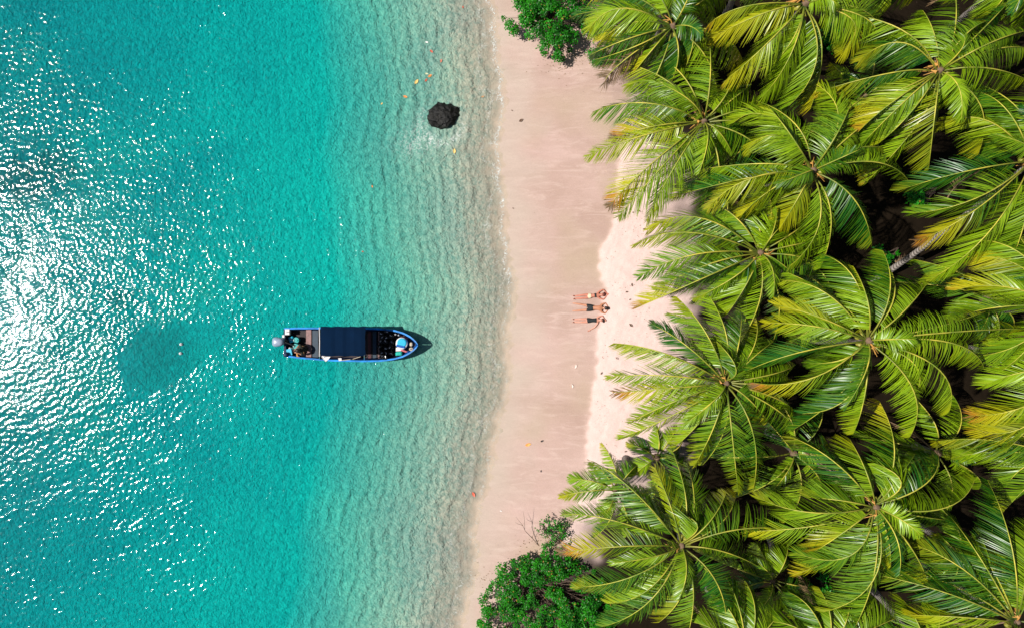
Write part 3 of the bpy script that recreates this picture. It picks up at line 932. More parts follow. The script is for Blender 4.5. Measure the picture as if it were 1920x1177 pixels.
# ------------------------------------------------------------------ broadleaf bushes
def bush_material(name, a, b):
    m, nt, bs, out = node_mat(name)
    L = nt.links.new
    rnd = attr(nt, 'rnd')
    g = ramp(nt, [(0.0, a), (0.75, b), (0.965, (b[0] * 1.6, b[1] * 1.3, b[2])), (0.985, (0.42, 0.26, 0.03)), (1.0, (0.30, 0.16, 0.06))], rnd)
    L(g.outputs[0], bs.inputs['Base Color'])
    bs.inputs['Roughness'].default_value = 0.40
    bs.inputs['Specular IOR Level'].default_value = 0.3
    t = N(nt, 'ShaderNodeBsdfTranslucent'); t.inputs[0].default_value = (0.04, 0.22, 0.01, 1)
    mx = N(nt, 'ShaderNodeMixShader'); mx.inputs[0].default_value = 0.22
    L(bs.outputs[0], mx.inputs[1]); L(t.outputs[0], mx.inputs[2]); L(mx.outputs[0], out.inputs['Surface'])
    return m


M_BUSH = bush_material("bush_leaf", (0.003, 0.060, 0.002), (0.022, 0.25, 0.004))
M_TWIG = simple("twig_bark", (0.10, 0.065, 0.045), 0.9, var=0.3)


def make_bush(name, outline, top, nclump, label, cat, seed, leaf=0.115, density=1.0, mat=M_BUSH, clump_r=(0.28, 0.5), group=None, gap=0.0):
    """outline: pixel polygon of the crown seen from above; leaves sit on many small clumps, stems carry them"""
    r = random.Random(seed)
    rs = np.random.default_rng(seed)
    cx = sum(p[0] for p in outline) / len(outline); cy = sum(p[1] for p in outline) / len(outline)
    g0 = W(cx, cy, 0)
    gz = ground_z(g0.x, g0.y)
    O = Vector((g0.x, g0.y, gz))
    root = empty(name, O, label, cat, group)

    def inside(x, y):
        c = False
        n = len(outline)
        for i in range(n):
            x1, y1 = outline[i]; x2, y2 = outline[(i + 1) % n]
            if (y1 > y) != (y2 > y) and x < (x2 - x1) * (y - y1) / (y2 - y1) + x1: c = not c
        return c

    def edge(x, y):
        best = 1e9
        n = len(outline)
        for i in range(n):
            a = Vector(outline[i]); b = Vector(outline[(i + 1) % n]); p = Vector((x, y))
            t = max(0, min(1, (p - a).dot(b - a) / max(1e-6, (b - a).length_squared)))
            best = min(best, (p - a - (b - a) * t).length)
        return best
    xs = [p[0] for p in outline]; ys = [p[1] for p in outline]
    clumps = []
    tries = 0
    while len(clumps) < nclump and tries < 20000:
        tries += 1
        x, y = r.uniform(min(xs), max(xs)), r.uniform(min(ys), max(ys))
        if not inside(x, y): continue
        if gap and noise.noise(Vector((x * 0.035, y * 0.035, seed))) < -0.5 + gap: continue
        e = edge(x, y) * SCALE
        rr = r.uniform(*clump_r)
        if e < rr * 0.55: 
            rr = max(0.14, e * 1.2)
        h = gz + 0.25 + (top - 0.25) * min(1, (e / 1.3)) ** 0.6 * r.uniform(0.5, 1.1)
        clumps.append((W(x, y, h) - O, rr))
    co, fs, rn = [], [], []
    for c, rr in clumps:
        n = int(density * 210 * (rr / 0.4) ** 2)
        base_r = r.uniform(0, 0.5)
        for _ in range(n):
            d = Vector(rs.normal(size=3)); d.normalize()
            if d.z < -0.35: d.z = abs(d.z)
            p = c + d * rr * r.uniform(0.55, 1.08)
            nn = (d * 0.7 + Vector((0, 0, 0.8)) + Vector(rs.normal(size=3)) * 0.4).normalized()
            t = nn.orthogonal().normalized()
            t = Matrix.Rotation(r.uniform(0, 6.28), 3, nn) @ t
            s = nn.cross(t)
            l = leaf * r.uniform(0.7, 1.25); w = l * 0.62
            b = len(co)
            fold = nn * (w * 0.18)
            co += [p, p + t * l * 0.45 + s * w * 0.5 + fold, p + t * l, p + t * l * 0.45 - s * w * 0.5 + fold, p + t * l * 0.5]
            fs += [(b, b + 4, b + 1), (b + 4, b + 2, b + 1), (b, b + 3, b + 4), (b + 4, b + 3, b + 2)]
            q = min(1, max(0, base_r + r.random() * 0.5)) if r.random() > 0.02 else 0.99
            rn += [q] * 5
    me = bpy.data.meshes.new("foliage")
    me.from_pydata([tuple(v) for v in co], [], fs)
    at = me.attributes.new('rnd', 'FLOAT', 'POINT'); at.data.foreach_set('value', rn)
    me.materials.append(mat)
    o = bpy.data.objects.new("foliage", me); COL.objects.link(o); o.parent = root; o['kind'] = 'stuff'
    # stems: a few from the ground, twigs to every clump
    stems = [Vector((r.uniform(-0.35, 0.35), r.uniform(-0.35, 0.35), -0.1)) for _ in range(4)]
    for si, st in enumerate(stems):
        mb = MB()
        mine = [c for k, (c, rr) in enumerate(clumps) if k % 4 == si]
        if not mine: continue
        hub = st + Vector((r.uniform(-.2, .2), r.uniform(-.2, .2), (top - 0.1) * 0.35))
        mb.tube([st, hub], [0.07, 0.05], 6)
        for c in mine:
            m_ = (hub + c) * 0.5 + Vector((r.uniform(-.2, .2), r.uniform(-.2, .2), 0.1))
            mb.tube([hub, m_, c], [0.030, 0.02, 0.008], 5)
        mb.build("stem", M_TWIG, root)
    return root


make_bush("beach_shrub", [(944, -40), (938, 20), (948, 52), (962, 66), (985, 66), (1008, 92), (1030, 112), (1052, 120), (1066, 100), (1084, 84), (1096, 60), (1106, 20), (1112, -40)],
          1.7, 105, "dense dark green bush at the top edge, standing on the sand by the water", "bush", 5, gap=0.14, density=1.0, clump_r=(0.18, 0.42))
make_bush("beach_shrub", [(890, 1210), (898, 1150), (900, 1118), (922, 1092), (934, 1060), (960, 1052), (985, 1040), (1012, 1030), (1022, 1018), (1040, 1030), (1070, 1042), (1100, 1060),
                          (1130, 1080), (1150, 1120), (1150, 1210)],
          1.4, 290, "broad bright green bush filling the bottom edge between water and palms", "bush", 6, leaf=0.105, gap=0.15, density=1.0, clump_r=(0.13, 0.34))
make_bush("beach_sapling", [(1006, 1000), (1012, 975), (1030, 962), (1050, 962), (1066, 985), (1075, 1010), (1060, 1030), (1035, 1024), (1020, 1030)],
          0.9, 26, "thin sparse sapling with bare gaps just above the lower bush", "bush", 7, leaf=0.10, density=0.42, clump_r=(0.18, 0.26))
for (x, y, w_, lb, sd_) in ((1562, 76, 24, "small broadleaf plant in the dark gap beside the nut bunch palm", 11), (1538, 1106, 34, "broadleaf plant in the dark gap at the bottom of the grove", 12),
                       (1722, 374, 18, "small broadleaf plant on the dark ground under the right edge palm's leaves", 13), (1660, 478, 22, "low plant in the darkest gap near the bare leaning trunk", 14),
                       (1112, 62, 22, "brownish scrub between the upper bush and the first palm", 15), (1118, 104, 18, "dry low scrub on the sand right of the upper bush", 16)):
    make_bush("undergrowth_plant", [(x - w_, y - w_ * .6), (x, y - w_), (x + w_, y - w_ * .5), (x + w_, y + w_ * .6), (x, y + w_), (x - w_, y + w_ * .5)], 1.1 if sd_ < 15 else 0.6, 9, lb, "plant", sd_,
              leaf=0.17 if sd_ < 15 else 0.09, density=0.45)

# fallen dry fronds on the shaded ground and the sand edge
def fallen(px, py, ang, L, label, seed):
    w = W(px, py, 1.0)
    o = empty("fallen_frond", (w.x, w.y, ground_z(w.x, w.y) + 0.05), label, "dead palm leaf")
    r = random.Random(seed)
    d = Vector((math.cos(ang), math.sin(ang), 0))
    build_frond(o, (0, 0, 0.03), d * L * 0.5 + Vector((-d.y, d.x, 0)) * 0.4 + Vector((0, 0, 0.12)), d * L + Vector((0, 0, 0.03)), Lmax=0.5, droop=0.05, age=0.9, tipage=0.1, r=r, mats=(M_DEAD, M_DEADRIB), ragged=0.35, nl=60)


fallen(1650, 500, 0.2, 2.2, "brown dry palm leaf on the dark ground left of the bare leaning trunk", 1)
fallen(1775, 372, 0.7, 2.0, "reddish dry palm leaf on the ground under the right edge palm", 2)
fallen(1130, 120, 0.5, 1.6, "dry brown palm leaf on the sand right of the upper bush", 3)

# ------------------------------------------------------------------ rock in the shallows
def make_rock(name, c, size, seed, label=None, parent=None, mat=None, sub=4):
    bm = bmesh.new()
    bmesh.ops.create_icosphere(bm, subdivisions=sub, radius=1)
    for v in bm.verts:
        q = v.co.copy()
        n1 = noise.noise(q * 1.1 + Vector((seed, 0, 0)))
        cell = noise.cell(q * 2.6 + Vector((seed * 3, 1, 0)))
        rid = 1 - abs(noise.noise(q * 2.6 + Vector((0, seed, 5)))) * 2
        fine = noise.noise(q * 7 + Vector((3, seed, 0)))
        k = 0.88 + 0.34 * n1 + 0.10 * rid + 0.06 * fine + 0.05 * cell
        p = q * k
        if p.z > 0.55: p.z = 0.55 + (p.z - 0.55) * 0.35
        v.co = Vector((p.x * size[0], p.y * size[1], p.z * size[2]))
    me = bpy.data.meshes.new(name); bm.to_mesh(me); bm.free()
    me.materials.append(mat)
    o = bpy.data.objects.new(name, me); COL.objects.link(o); o.location = c
    if parent: o.parent = parent
    return o


def rock_material():
    m, nt, bs, out = node_mat("wet_black_rock")
    p = position(nt)
    n1 = noise_tex(nt, 5, 6, 0.7, p)
    c = ramp(nt, [(0.35, (0.002, 0.002, 0.002)), (0.62, (0.010, 0.009, 0.007)), (0.80, (0.06, 0.05, 0.04))], n1)
    nt.links.new(c.outputs[0], bs.inputs['Base Color'])
    bs.inputs['Specular IOR Level'].default_value = 0.25
    r = ramp(nt, [(0.3, (0.3, 0.3, 0.3)), (0.7, (0.6, 0.6, 0.6))], noise_tex(nt, 9, 3, 0.6, p))
    nt.links.new(r.outputs[0], bs.inputs['Roughness'])
    nt.links.new(bump(nt, n1, 0.9, 0.08), bs.inputs['Normal'])
    return m


M_ROCK = rock_material()
rk = make_rock("sea_rock", W(831, 220, -0.22), (0.86, 0.80, 0.85), 4, mat=M_ROCK)
tag(rk, "black wet rock breaking the surface in the shallows with foam round it", "rock")
rk2 = make_rock("sea_rock", W(848, 240, -0.42), (0.62, 0.48, 0.42), 9, mat=M_ROCK)
tag(rk2, "smaller flat rock just under water against the black rock's right foot", "rock")
rk2.location.z = -0.40

# ------------------------------------------------------------------ boat
M_BLUE = simple("blue_hull_paint", (0.004, 0.11, 0.42), 0.45, var=0.25, scale=3, spec=0.3)
M_CYAN = simple("light_blue_rail_paint", (0.006, 0.20, 0.58), 0.5, var=0.55, scale=2.2, spec=0.25)
M_NAVY = simple("navy_canopy_cloth", (0.0015, 0.011, 0.034), 0.95, var=0.12, scale=1.5, spec=0.08)
M_INNER = simple("dark_boat_inside", (0.022, 0.012, 0.014), 0.7, var=0.5, scale=4)
M_INBLUE = simple("navy_boat_side", (0.006, 0.018, 0.07), 0.6, var=0.3, scale=4)
M_BENCH = simple("worn_pink_brown_wood", (0.26, 0.15, 0.14), 0.75, var=0.3, scale=8)
M_DKBENCH = simple("dark_blue_bench", (0.008, 0.03, 0.055), 0.55, var=0.3)
M_RED = simple("dark_red_bench", (0.07, 0.012, 0.015), 0.6, var=0.4)
M_WHITE = simple("white_gelcoat", (0.66, 0.64, 0.64), 0.45, var=0.12)
M_CLOTH = simple("white_cloth", (0.75, 0.72, 0.70), 0.9, var=0.1)
M_GREY = simple("grey_engine_cowl", (0.26, 0.32, 0.42), 0.35, var=0.15, scale=3)
M_BLACK = simple("black_rubber", (0.008, 0.008, 0.009), 0.5, var=0.4)
M_TURQ = simple("turquoise_plastic", (0.01, 0.34, 0.33), 0.4, var=0.2)
M_SKYBLUE = simple("sky_blue_plastic", (0.01, 0.42, 0.62), 0.4, var=0.15)
M_ORANGE = simple("orange_cloth", (0.55, 0.26, 0.07), 0.8, var=0.2)
M_STEEL = simple("bright_steel", (0.6, 0.6, 0.6), 0.3, metal=0.9, var=0.1)
M_TEAL = simple("mint_bag_cloth", (0.02, 0.48, 0.38), 0.8, var=0.2)
M_PINK = simple("pink_cloth", (0.6, 0.16, 0.18), 0.8, var=0.2)
M_ROPE = simple("beige_rope", (0.5, 0.42, 0.3), 0.9)

BO = W(657, 646, 0)
boat = empty("motorboat", BO, "blue open motorboat with a navy canopy and an outboard, floating in the turquoise shallows", "boat")
TOPP = [(533, 615.5), (560, 614.5), (620, 614.5), (680, 615), (715, 616.2), (740, 619), (757, 624), (770, 631), (779, 638.5), (783.5, 646)]
BOTP = [(535, 667), (560, 671), (620, 675.8), (680, 677.2), (715, 676.6), (740, 673), (757, 668), (770, 661), (779, 654), (783.5, 647)]
NS = 26


def outline_at(u):
    """u 0 stern .. 1 bow; port and starboard gunwale pixel"""
    x = 533 + (783.5 - 533) * (1 - (1 - u) ** 1.35)
    ty = np.interp(x, [p[0] for p in TOPP], [p[1] for p in TOPP])
    by = np.interp(x, [p[0] for p in BOTP], [p[1] for p in BOTP])
    return x, float(ty), float(by)


def section(u):
    x, ty, by = outline_at(u)
    sheer = 0.55 + 0.28 * max(0, (u - 0.55) / 0.45) ** 1.7
    return W(x, ty, sheer) - BO, W(x, by, sheer) - BO, sheer


hull, rail, floor_, inner = MB(), MB(), MB(), MB()
rows = []
for i in range(NS):
    u = i / (NS - 1)
    a, b, sh = section(u)
    c = (a + b) / 2
    bw = 1 - 0.55 * max(0, (u - 0.6) / 0.4) ** 1.5      # chines pull in towards the bow
    ka = c + (a - c) * 0.78 * bw; kb = c + (b - c) * 0.78 * bw
    bowlift = 0.30 * max(0, (u - 0.75) / 0.25) ** 2
    ka.z = kb.z = -0.12 + bowlift
    ke = c.copy(); ke.z = -0.34 + bowlift * 1.3; ke.x -= 0.25 * max(0, (u - 0.8) / 0.2)
    ka.x -= 0.18 * max(0, (u - 0.8) / 0.2); kb.x -= 0.18 * max(0, (u - 0.8) / 0.2)
    rows.append((a, ka, ke, kb, b, c, sh))
vs, fs = [], []
for a, ka, ke, kb, b, c, sh in rows: vs += [a, ka, ke, kb, b]
for i in range(NS - 1):
    for k in range(4):
        fs.append((i * 5 + k, i * 5 + k + 1, (i + 1) * 5 + k + 1, (i + 1) * 5 + k))
fs.append((4, 3, 2, 1, 0))
hull.add(vs, fs)
hull.build("hull", M_BLUE, boat)
# gunwale rail: an upstanding band 7 cm wide with a rubbing strip
wdt = 0.06
vs, fs = [], []
for sgn in (0, 1):
    base = len(vs)
    for a, ka, ke, kb, b, c, sh in rows:
        p = a if sgn == 0 else b
        d = (c - p); L_ = max(1e-5, d.length); d = d / L_
        w = min(wdt, L_ * 0.9)
        o_ = p - d * 0.025; q = p + d * w
        vs += [o_ + Vector((0, 0, -0.05)), o_ + Vector((0, 0, 0.03)), q + Vector((0, 0, 0.03)), q + Vector((0, 0, -0.05))]
    for i in range(NS - 1):
        for k in range(4):
            j = (k + 1) % 4
            fs.append((base + i * 4 + k, base + i * 4 + j, base + (i + 1) * 4 + j, base + (i + 1) * 4 + k))
rail.add(vs, fs)
rail.build("gunwale", M_CYAN, boat)
# inner sides and the floor
vs, fs = [], []
for a, ka, ke, kb, b, c, sh in rows:
    ia = c + (a - c) * 0.90; ib = c + (b - c) * 0.90
    fa = c + (a - c) * 0.80; fb = c + (b - c) * 0.80
    fa.z = fb.z = 0.10 + 0.1 * max(0, (sh - 0.55))
    ia.z = ib.z = sh - 0.04
    vs += [ia, fa, fb, ib]
for i in range(NS - 1):
    for k in (0, 2):
        fs.append((i * 4 + k, (i + 1) * 4 + k, (i + 1) * 4 + k + 1, i * 4 + k + 1))
inner.add(vs, fs); inner.build("inner_side", M_INBLUE, boat)
fl = MB()
fl.add(vs, [(i * 4 + 1, (i + 1) * 4 + 1, (i + 1) * 4 + 2, i * 4 + 2) for i in range(NS - 1)])
fl.build("floor_boards", M_INNER, boat)
# transom
tr_ = MB()
a, b = rows[0][0], rows[0][4]
tr_.box(((a.x + b.x) / 2 + 0.02, (a.y + b.y) / 2, 0.28), (0.09, (a - b).length - 0.06, 0.52), 0)
tr_.build("transom", M_INBLUE, boat)


def cross(px0, px1, z, h, mat, name, y0=616.5, y1=672, inset=3):
    """a board across the boat between two pixel columns"""
    p = W(px0, y0 + inset, z) - BO; q = W(px1, y1 - inset, z) - BO
    mb = MB(); c = (p + q) / 2; c.z = z
    mb.box(c, (abs(q.x - p.x), abs(p.y - q.y), h), 0, bev=0.012)
    return mb.build(name, mat, boat)


cross(574, 584, 0.42, 0.05, M_BENCH, "bench", 618, 669, 0)
cross(585, 597, 0.36, 0.05, M_DKBENCH, "bench", 619, 669.5, 0)
cross(690, 696, 0.34, 0.05, M_RED, "bench", 621, 671, 0)
cross(699, 706, 0.40, 0.05, M_DKBENCH, "bench", 621, 671, 0)
cross(709.5, 711.5, 0.46, 0.04, M_BENCH, "rib_board", 621, 671, 0)
cross(536, 546, 0.44, 0.10, M_BLUE, "splash_well", 655, 667, 0)
# blue stern deck
mb = MB(); p = W(541, 660, 0.48) - BO; mb.box(p, (0.36, 0.34, 0.06), 0.2, bev=0.015); mb.build("stern_deck", M_SKYBLUE, boat)
# bow deck plate
vs, fs = [], []
for i in range(NS - 5, NS):
    a, ka, ke, kb, b, c, sh = rows[i]
    vs += [c + (a - c) * 0.93 + Vector((0, 0, -0.03)), c + (b - c) * 0.93 + Vector((0, 0, -0.03))]
# canopy: slightly sagging cloth over a steel frame
cz = 2.05
c00, c11 = W(601, 612, cz) - BO, W(685, 667, cz) - BO
nx, ny = 12, 8
vs, fs = [], []
for lay in (0, 1):
    for i in range(nx + 1):
        for j in range(ny + 1):
            x = c00.x + (c11.x - c00.x) * i / nx; y = c11.y + (c00.y - c11.y) * j / ny
            e = min(i, nx - i) / 2.0; f = min(j, ny - j) / 2.0
            z = cz + 0.10 * math.sin(math.pi * j / ny) - 0.035 * math.sin(math.pi * i / nx) * (0.5 + 0.5 * math.sin(i * 1.9)) - lay * 0.02
            if min(i, nx - i) == 0: z -= 0.03
            if j == 0 or j == ny: z -= 0.05
            x += 0.012 * math.sin(j * 2.1) * (i in (0, nx)); y += 0.012 * math.sin(i * 1.7) * (j in (0, ny))
            vs.append((x, y, z))
st = (nx + 1) * (ny + 1)
for i in range(nx):
    for j in range(ny):
        q = (i * (ny + 1) + j, (i + 1) * (ny + 1) + j, (i + 1) * (ny + 1) + j + 1, i * (ny + 1) + j + 1)
        fs.append(q); fs.append(tuple(k + st for k in reversed(q)))
for i in range(nx):
    for j in (0, ny):
        a_, b_ = i * (ny + 1) + j, (i + 1) * (ny + 1) + j
        fs.append((a_, b_, b_ + st, a_ + st))
for j in range(ny):
    for i in (0, nx):
        a_, b_ = i * (ny + 1) + j, i * (ny + 1) + j + 1
        fs.append((a_, b_, b_ + st, a_ + st))
mb = MB(); mb.add(vs, fs); mb.build("canopy", M_NAVY, boat, smooth=False)
for (x, y, gy) in ((599, 614, 617), (599, 667, 673), (683, 615, 617.5), (683, 665, 675)):
    mb = MB(); t = W(x, y, cz - 0.05) - BO; g = W(x, gy, 0.56) - BO
    mb.tube([g, t], 0.018, 8); mb.build("canopy_pole", M_STEEL, boat, smooth=True)
mb = MB(); mb.tube([W(599, 613.5, 1.98) - BO, W(599.4, 640, 2.0) - BO, W(599, 668, 1.98) - BO], [0.03, 0.024, 0.03], 8)
mb.build("canopy_crossbar", M_WHITE, boat, smooth=True)
mb = MB(); mb.tube([W(640, 675, 0.62) - BO, W(660, 673, 0.68) - BO, W(676, 668, 0.8) - BO], 0.014, 6); mb.build("boat_hook", M_ROPE, boat)
# outboard motor
mot = MB()
mc = W(522, 640.5, 0.80) - BO
mot.ball(mc, (0.31, 0.25, 0.21), n=14, m=10)
mot_o = mot.build("outboard_motor", M_GREY, boat, smooth=True)
for v in mot_o.data.vertices:      # a boxier cowl, tapered towards the boat
    q = v.co - mc
    q.x = math.copysign(abs(q.x / 0.31) ** 0.6 * 0.31, q.x); q.y = math.copysign(abs(q.y / 0.25) ** 0.6 * 0.25, q.y)
    if q.x > 0: q.y *= 1 - 0.35 * q.x / 0.31
    v.co = mc + q
mb = MB(); mb.box(mc + Vector((0.02, 0, -0.55)), (0.16, 0.09, 0.95), 0, bev=0.03); mb.box(mc + Vector((-0.06, 0, -0.84)), (0.42, 0.24, 0.025), 0); mb.build("motor_leg", M_GREY, mot_o)
mb = MB(); mb.box(mc + Vector((0.30, 0, -0.18)), (0.22, 0.22, 0.30), 0, bev=0.03); mb.tube([mc + Vector((0.30, 0, 0.02)), mc + Vector((0.62, -0.12, 0.0)), mc + Vector((0.85, -0.20, -0.05))], [0.035, 0.03, 0.035], 8)
mb.build("tiller", M_BLACK, mot_o)
mb = MB(); mb.box(W(532, 632, 0.60) - BO, (0.13, 0.24, 0.14), 0, bev=0.02); mb.build("stern_bracket", M_WHITE, boat)
# white locker at the stern corner
mb = MB(); mb.box(W(540, 622, 0.48) - BO, (0.24, 0.30, 0.26), 0, bev=0.02); lk = mb.build("stern_locker", M_WHITE, boat)
mb = MB(); mb.box(W(540, 622, 0.625) - BO, (0.16, 0.03, 0.02), 0); mb.build("handle", M_BLACK, lk)


def loose(name, mb, mats, at, label, cat, group=None, smooth=False):
    o = mb.build(name, mats, None, origin=at, smooth=smooth)
    return tag(o, label, cat, group)


# things carried in the boat
def drum(px, py, label, r=0.16, h=0.34):
    c = W(px, py, 0.12)
    mb = MB(); mb.lathe(c, [(r * 0.92, 0), (r, 0.02), (r, h * 0.5), (r * 1.03, h * 0.52), (r, h * 0.56), (r, h - 0.03), (r * 0.93, h), (r * 0.90, h - 0.025), (r * 0.3, h - 0.02)], 18)
    o = loose("plastic_drum", mb, M_TURQ, c, label, "drum", "turquoise drums in the stern")
    mb = MB(); mb.lathe((r * 0.35, 0, h - 0.02), [(0.04, 0), (0.04, 0.03), (0.03, 0.035)], 10); mb.build("cap", M_TURQ, o)
    mb = MB(); mb.tube([(-r * 0.7, -0.05, h - 0.01), (-r * 0.7, -0.03, h + 0.04), (-r * 0.7, 0.05, h + 0.04), (-r * 0.7, 0.06, h - 0.01)], 0.012, 6); mb.build("handle", M_WHITE, o)
    return o


drum(558.5, 637, "turquoise round drum in the stern, the one nearer the top of the photo")
drum(558, 648.5, "turquoise round drum in the stern, beside the seated person's knees")
mb = MB(); c = W(548, 636, 0.14); mb.box(c + Vector((0, 0, 0.12)), (0.26, 0.30, 0.24), 0.3, bev=0.04)
o = loose("fuel_can", mb, M_SKYBLUE, c, "light blue fuel can between the outboard and the drums", "fuel can")
mb = MB(); mb.tube([(-0.08, 0, 0.24), (-0.05, 0, 0.30), (0.05, 0, 0.30), (0.08, 0, 0.24)], 0.016, 6); mb.build("handle", M_WHITE, o)
mb = MB(); c = W(550, 653, 0.14)
for k in range(5): mb.ball(c + Vector((random.uniform(-.12, .12), random.uniform(-.12, .12), 0.12 + 0.03 * k)), (0.10, 0.08, 0.05), lump=0.5)
loose("crumpled_bag", mb, M_WHITE, c, "crumpled white bag against the lower drum", "bag", smooth=True)
mb = MB(); c = W(537, 664, 0.5); mb.lathe(c, [(0.11, 0), (0.13, 0.03), (0.12, 0.16), (0.08, 0.2), (0.03, 0.21)], 14)
loose("dark_float", mb, M_INBLUE, c, "dark blue round float on the stern corner", "float", smooth=True)


def sheet(name, pts, z, mat, label, cat, seed=0, amp=0.04, thick=0.012):
    """a crumpled piece of cloth following a pixel outline"""
    r = random.Random(seed)
    cx = sum(p[0] for p in pts) / len(pts); cy = sum(p[1] for p in pts) / len(pts)
    c = W(cx, cy, z)
    vs = [Vector((0, 0, amp * 0.8))]
    ring = []
    for k in (0.5, 1.0):
        for p in pts:
            q = W(cx + (p[0] - cx) * k, cy + (p[1] - cy) * k, z) - c
            q.z = r.uniform(-amp, amp) * (1.2 if k < 1 else 0.8)
            vs.append(q)
    n = len(pts)
    fs = []
    for i in range(n):
        j = (i + 1) % n
        fs.append((0, 1 + i, 1 + j)); fs.append((1 + i, 1 + n + i, 1 + n + j, 1 + j))
    m = len(vs)
    vs2 = vs + [v - Vector((0, 0, thick)) for v in vs]
    fs2 = fs + [tuple(i + m for i in reversed(f)) for f in fs] + [(1 + n + i, 1 + n + i + m, 1 + n + (i + 1) % n + m, 1 + n + (i + 1) % n) for i in range(n)]
    mb = MB(); mb.add([c + v for v in vs2], fs2)
    return loose(name, mb, mat, c, label, cat)


sheet("white_cloth", [(598, 663), (602, 664), (610, 668), (620, 668), (615, 674), (611, 677.5), (606, 673)], 1.93, M_CLOTH, "white cloth hung from the canopy's rear corner over the boat's side", "cloth", 3, 0.05)
sheet("white_rag", [(634, 671), (640, 670.5), (640.5, 675.5), (635, 676)], 0.62, M_CLOTH, "small white rag on the rail below the canopy's middle", "cloth", 4, 0.02)
# bow cargo
c = W(754.5, 643, 0.26)
mb = MB(); mb.lathe(c, [(0.26, 0), (0.30, 0.03), (0.31, 0.26), (0.29, 0.30), (0.27, 0.31)], 20)
o = loose("cool_box", mb, M_WHITE, c, "round white cool box with a blue lid in the bow", "cool box")
mb = MB(); mb.lathe((0.015, 0.03, 0.31), [(0.24, 0), (0.235, 0.03), (0.2, 0.045)], 20); mb.build("lid", M_SKYBLUE, o)
mb = MB(); mb.box((-0.04, -0.14, 0.335), (0.44, 0.13, 0.06), -0.2, bev=0.02); mb.build("lid_strap", M_BLUE, o)
sheet("white_towel", [(742, 651), (752, 652), (756, 657), (742, 658)], 0.50, M_CLOTH, "white towel lying just behind the round cool box", "towel", 6, 0.03)
mb = MB(); c = W(748, 662, 0.30); mb.box(c + Vector((0, 0, 0.08)), (0.36, 0.20, 0.18), 0.05, bev=0.05)
loose("mint_bag", mb, M_TEAL, c, "mint green bag below the cool box in the bow", "bag")
sheet("pink_towel", [(751, 654), (758, 656), (764, 659), (760, 660), (752, 657)], 0.53, M_PINK, "small pink towel beside the cool box", "towel", 7, 0.02)
mb = MB(); c = W(771, 645, 0.52); mb.ball(c, (0.085, 0.11, 0.06), n=12, m=8, lump=0.3)
loose("straw_hat", mb, M_ROPE, c, "pale straw hat lying in the very tip of the bow", "hat", smooth=True)
mb = MB(); c = W(771, 654, 0.50)
for k in range(4):
    rr = 0.10 - k * 0.018
    mb.tube([c + Vector((rr * math.cos(t), rr * math.sin(t) * 0.8, 0.012 * k)) for t in np.linspace(0, 6.28, 14)], 0.012, 5, cap=False)
loose("rope_coil", mb, M_ROPE, c, "small coil of rope in the bow below the straw hat", "rope")
for (x, y, lb) in ((742.5, 626.5, "white bottle near the bow's upper rail, left one of two"), (748.5, 628, "white bottle near the bow's upper rail, right one of two")):
    c = W(x, y, 0.45)
    mb = MB(); mb.lathe(c, [(0.04, 0), (0.045, 0.02), (0.045, 0.17), (0.02, 0.21), (0.02, 0.24)], 10)
    loose("bottle", mb, M_WHITE, c, lb, "bottle", "bottles by the bow rail", smooth=True)
mb = MB(); c = W(758, 633, 0.36); mb.box(c, (0.40, 0.12, 0.16), -0.42, bev=0.04)
loose("red_bag", mb, M_RED, c, "dark red bag squeezed along the bow's upper side", "bag")

# dive gear: tanks and jackets filling the deck behind the bow
tank_proto = None
rr_ = random.Random(5)
spots = [(717, 623.5), (726, 623), (718, 632), (727, 631.5), (736, 630), (717, 640.5), (726, 641), (735, 639.5), (717, 650), (726, 650), (735, 650), (717, 659.5), (726, 660), (735, 661), (718, 668), (728, 669)]
GL = {0: "topmost", 1: "upper", 2: "middle", 3: "lower"}
for i, (x, y) in enumerate(spots):
    c = W(x, y, 0.12)
    ang = rr_.uniform(-0.5, 0.5)
    if tank_proto is None:
        root = bpy.data.objects.new("dive_tank", None); COL.objects.link(root)
        mb = MB(); mb.lathe((0, 0, 0), [(0.07, 0), (0.088, 0.03), (0.088, 0.40), (0.07, 0.46), (0.03, 0.49)], 12); mb.build("cylinder_body", M_BLACK, root, smooth=True)
        mb = MB(); mb.lathe((0, 0, 0.48), [(0.022, 0), (0.022, 0.05)], 8); mb.box((0, 0, 0.52), (0.10, 0.035, 0.03)); mb.build("valve", M_STEEL, root)
        mb = MB()
        for (ex, ey, q) in ((0.10, 0.03, 0.055), (-0.09, 0.05, 0.05), (0.02, -0.11, 0.055), (-0.05, -0.09, 0.05)): mb.ball((ex, ey, 0.33), (q * 1.1, q, 0.14), n=9, m=6, lump=0.6)
        mb.build("jacket", M_BLACK, root, smooth=True)
        mb = MB(); mb.tube([(0, 0, 0.53), (0.08, 0.06, 0.56), (0.14, -0.02, 0.52), (0.10, -0.11, 0.45)], 0.014, 6)
        mb.build("hose", M_BLACK, root, smooth=True)
        tank_proto = root; o = root
    else:
        o = tank_proto.copy(); COL.objects.link(o)
        for ch in list(tank_proto.children):
            d = ch.copy(); COL.objects.link(d); d.parent = o
    o.location = c; o.rotation_euler = (rr_.uniform(-.12, .12), rr_.uniform(-.12, .12), rr_.uniform(0, 6.28))
    tag(o, "one of the dark diving tanks with jackets packed upright on the deck behind the bow", "dive tank", "dive tanks packed behind the bow")

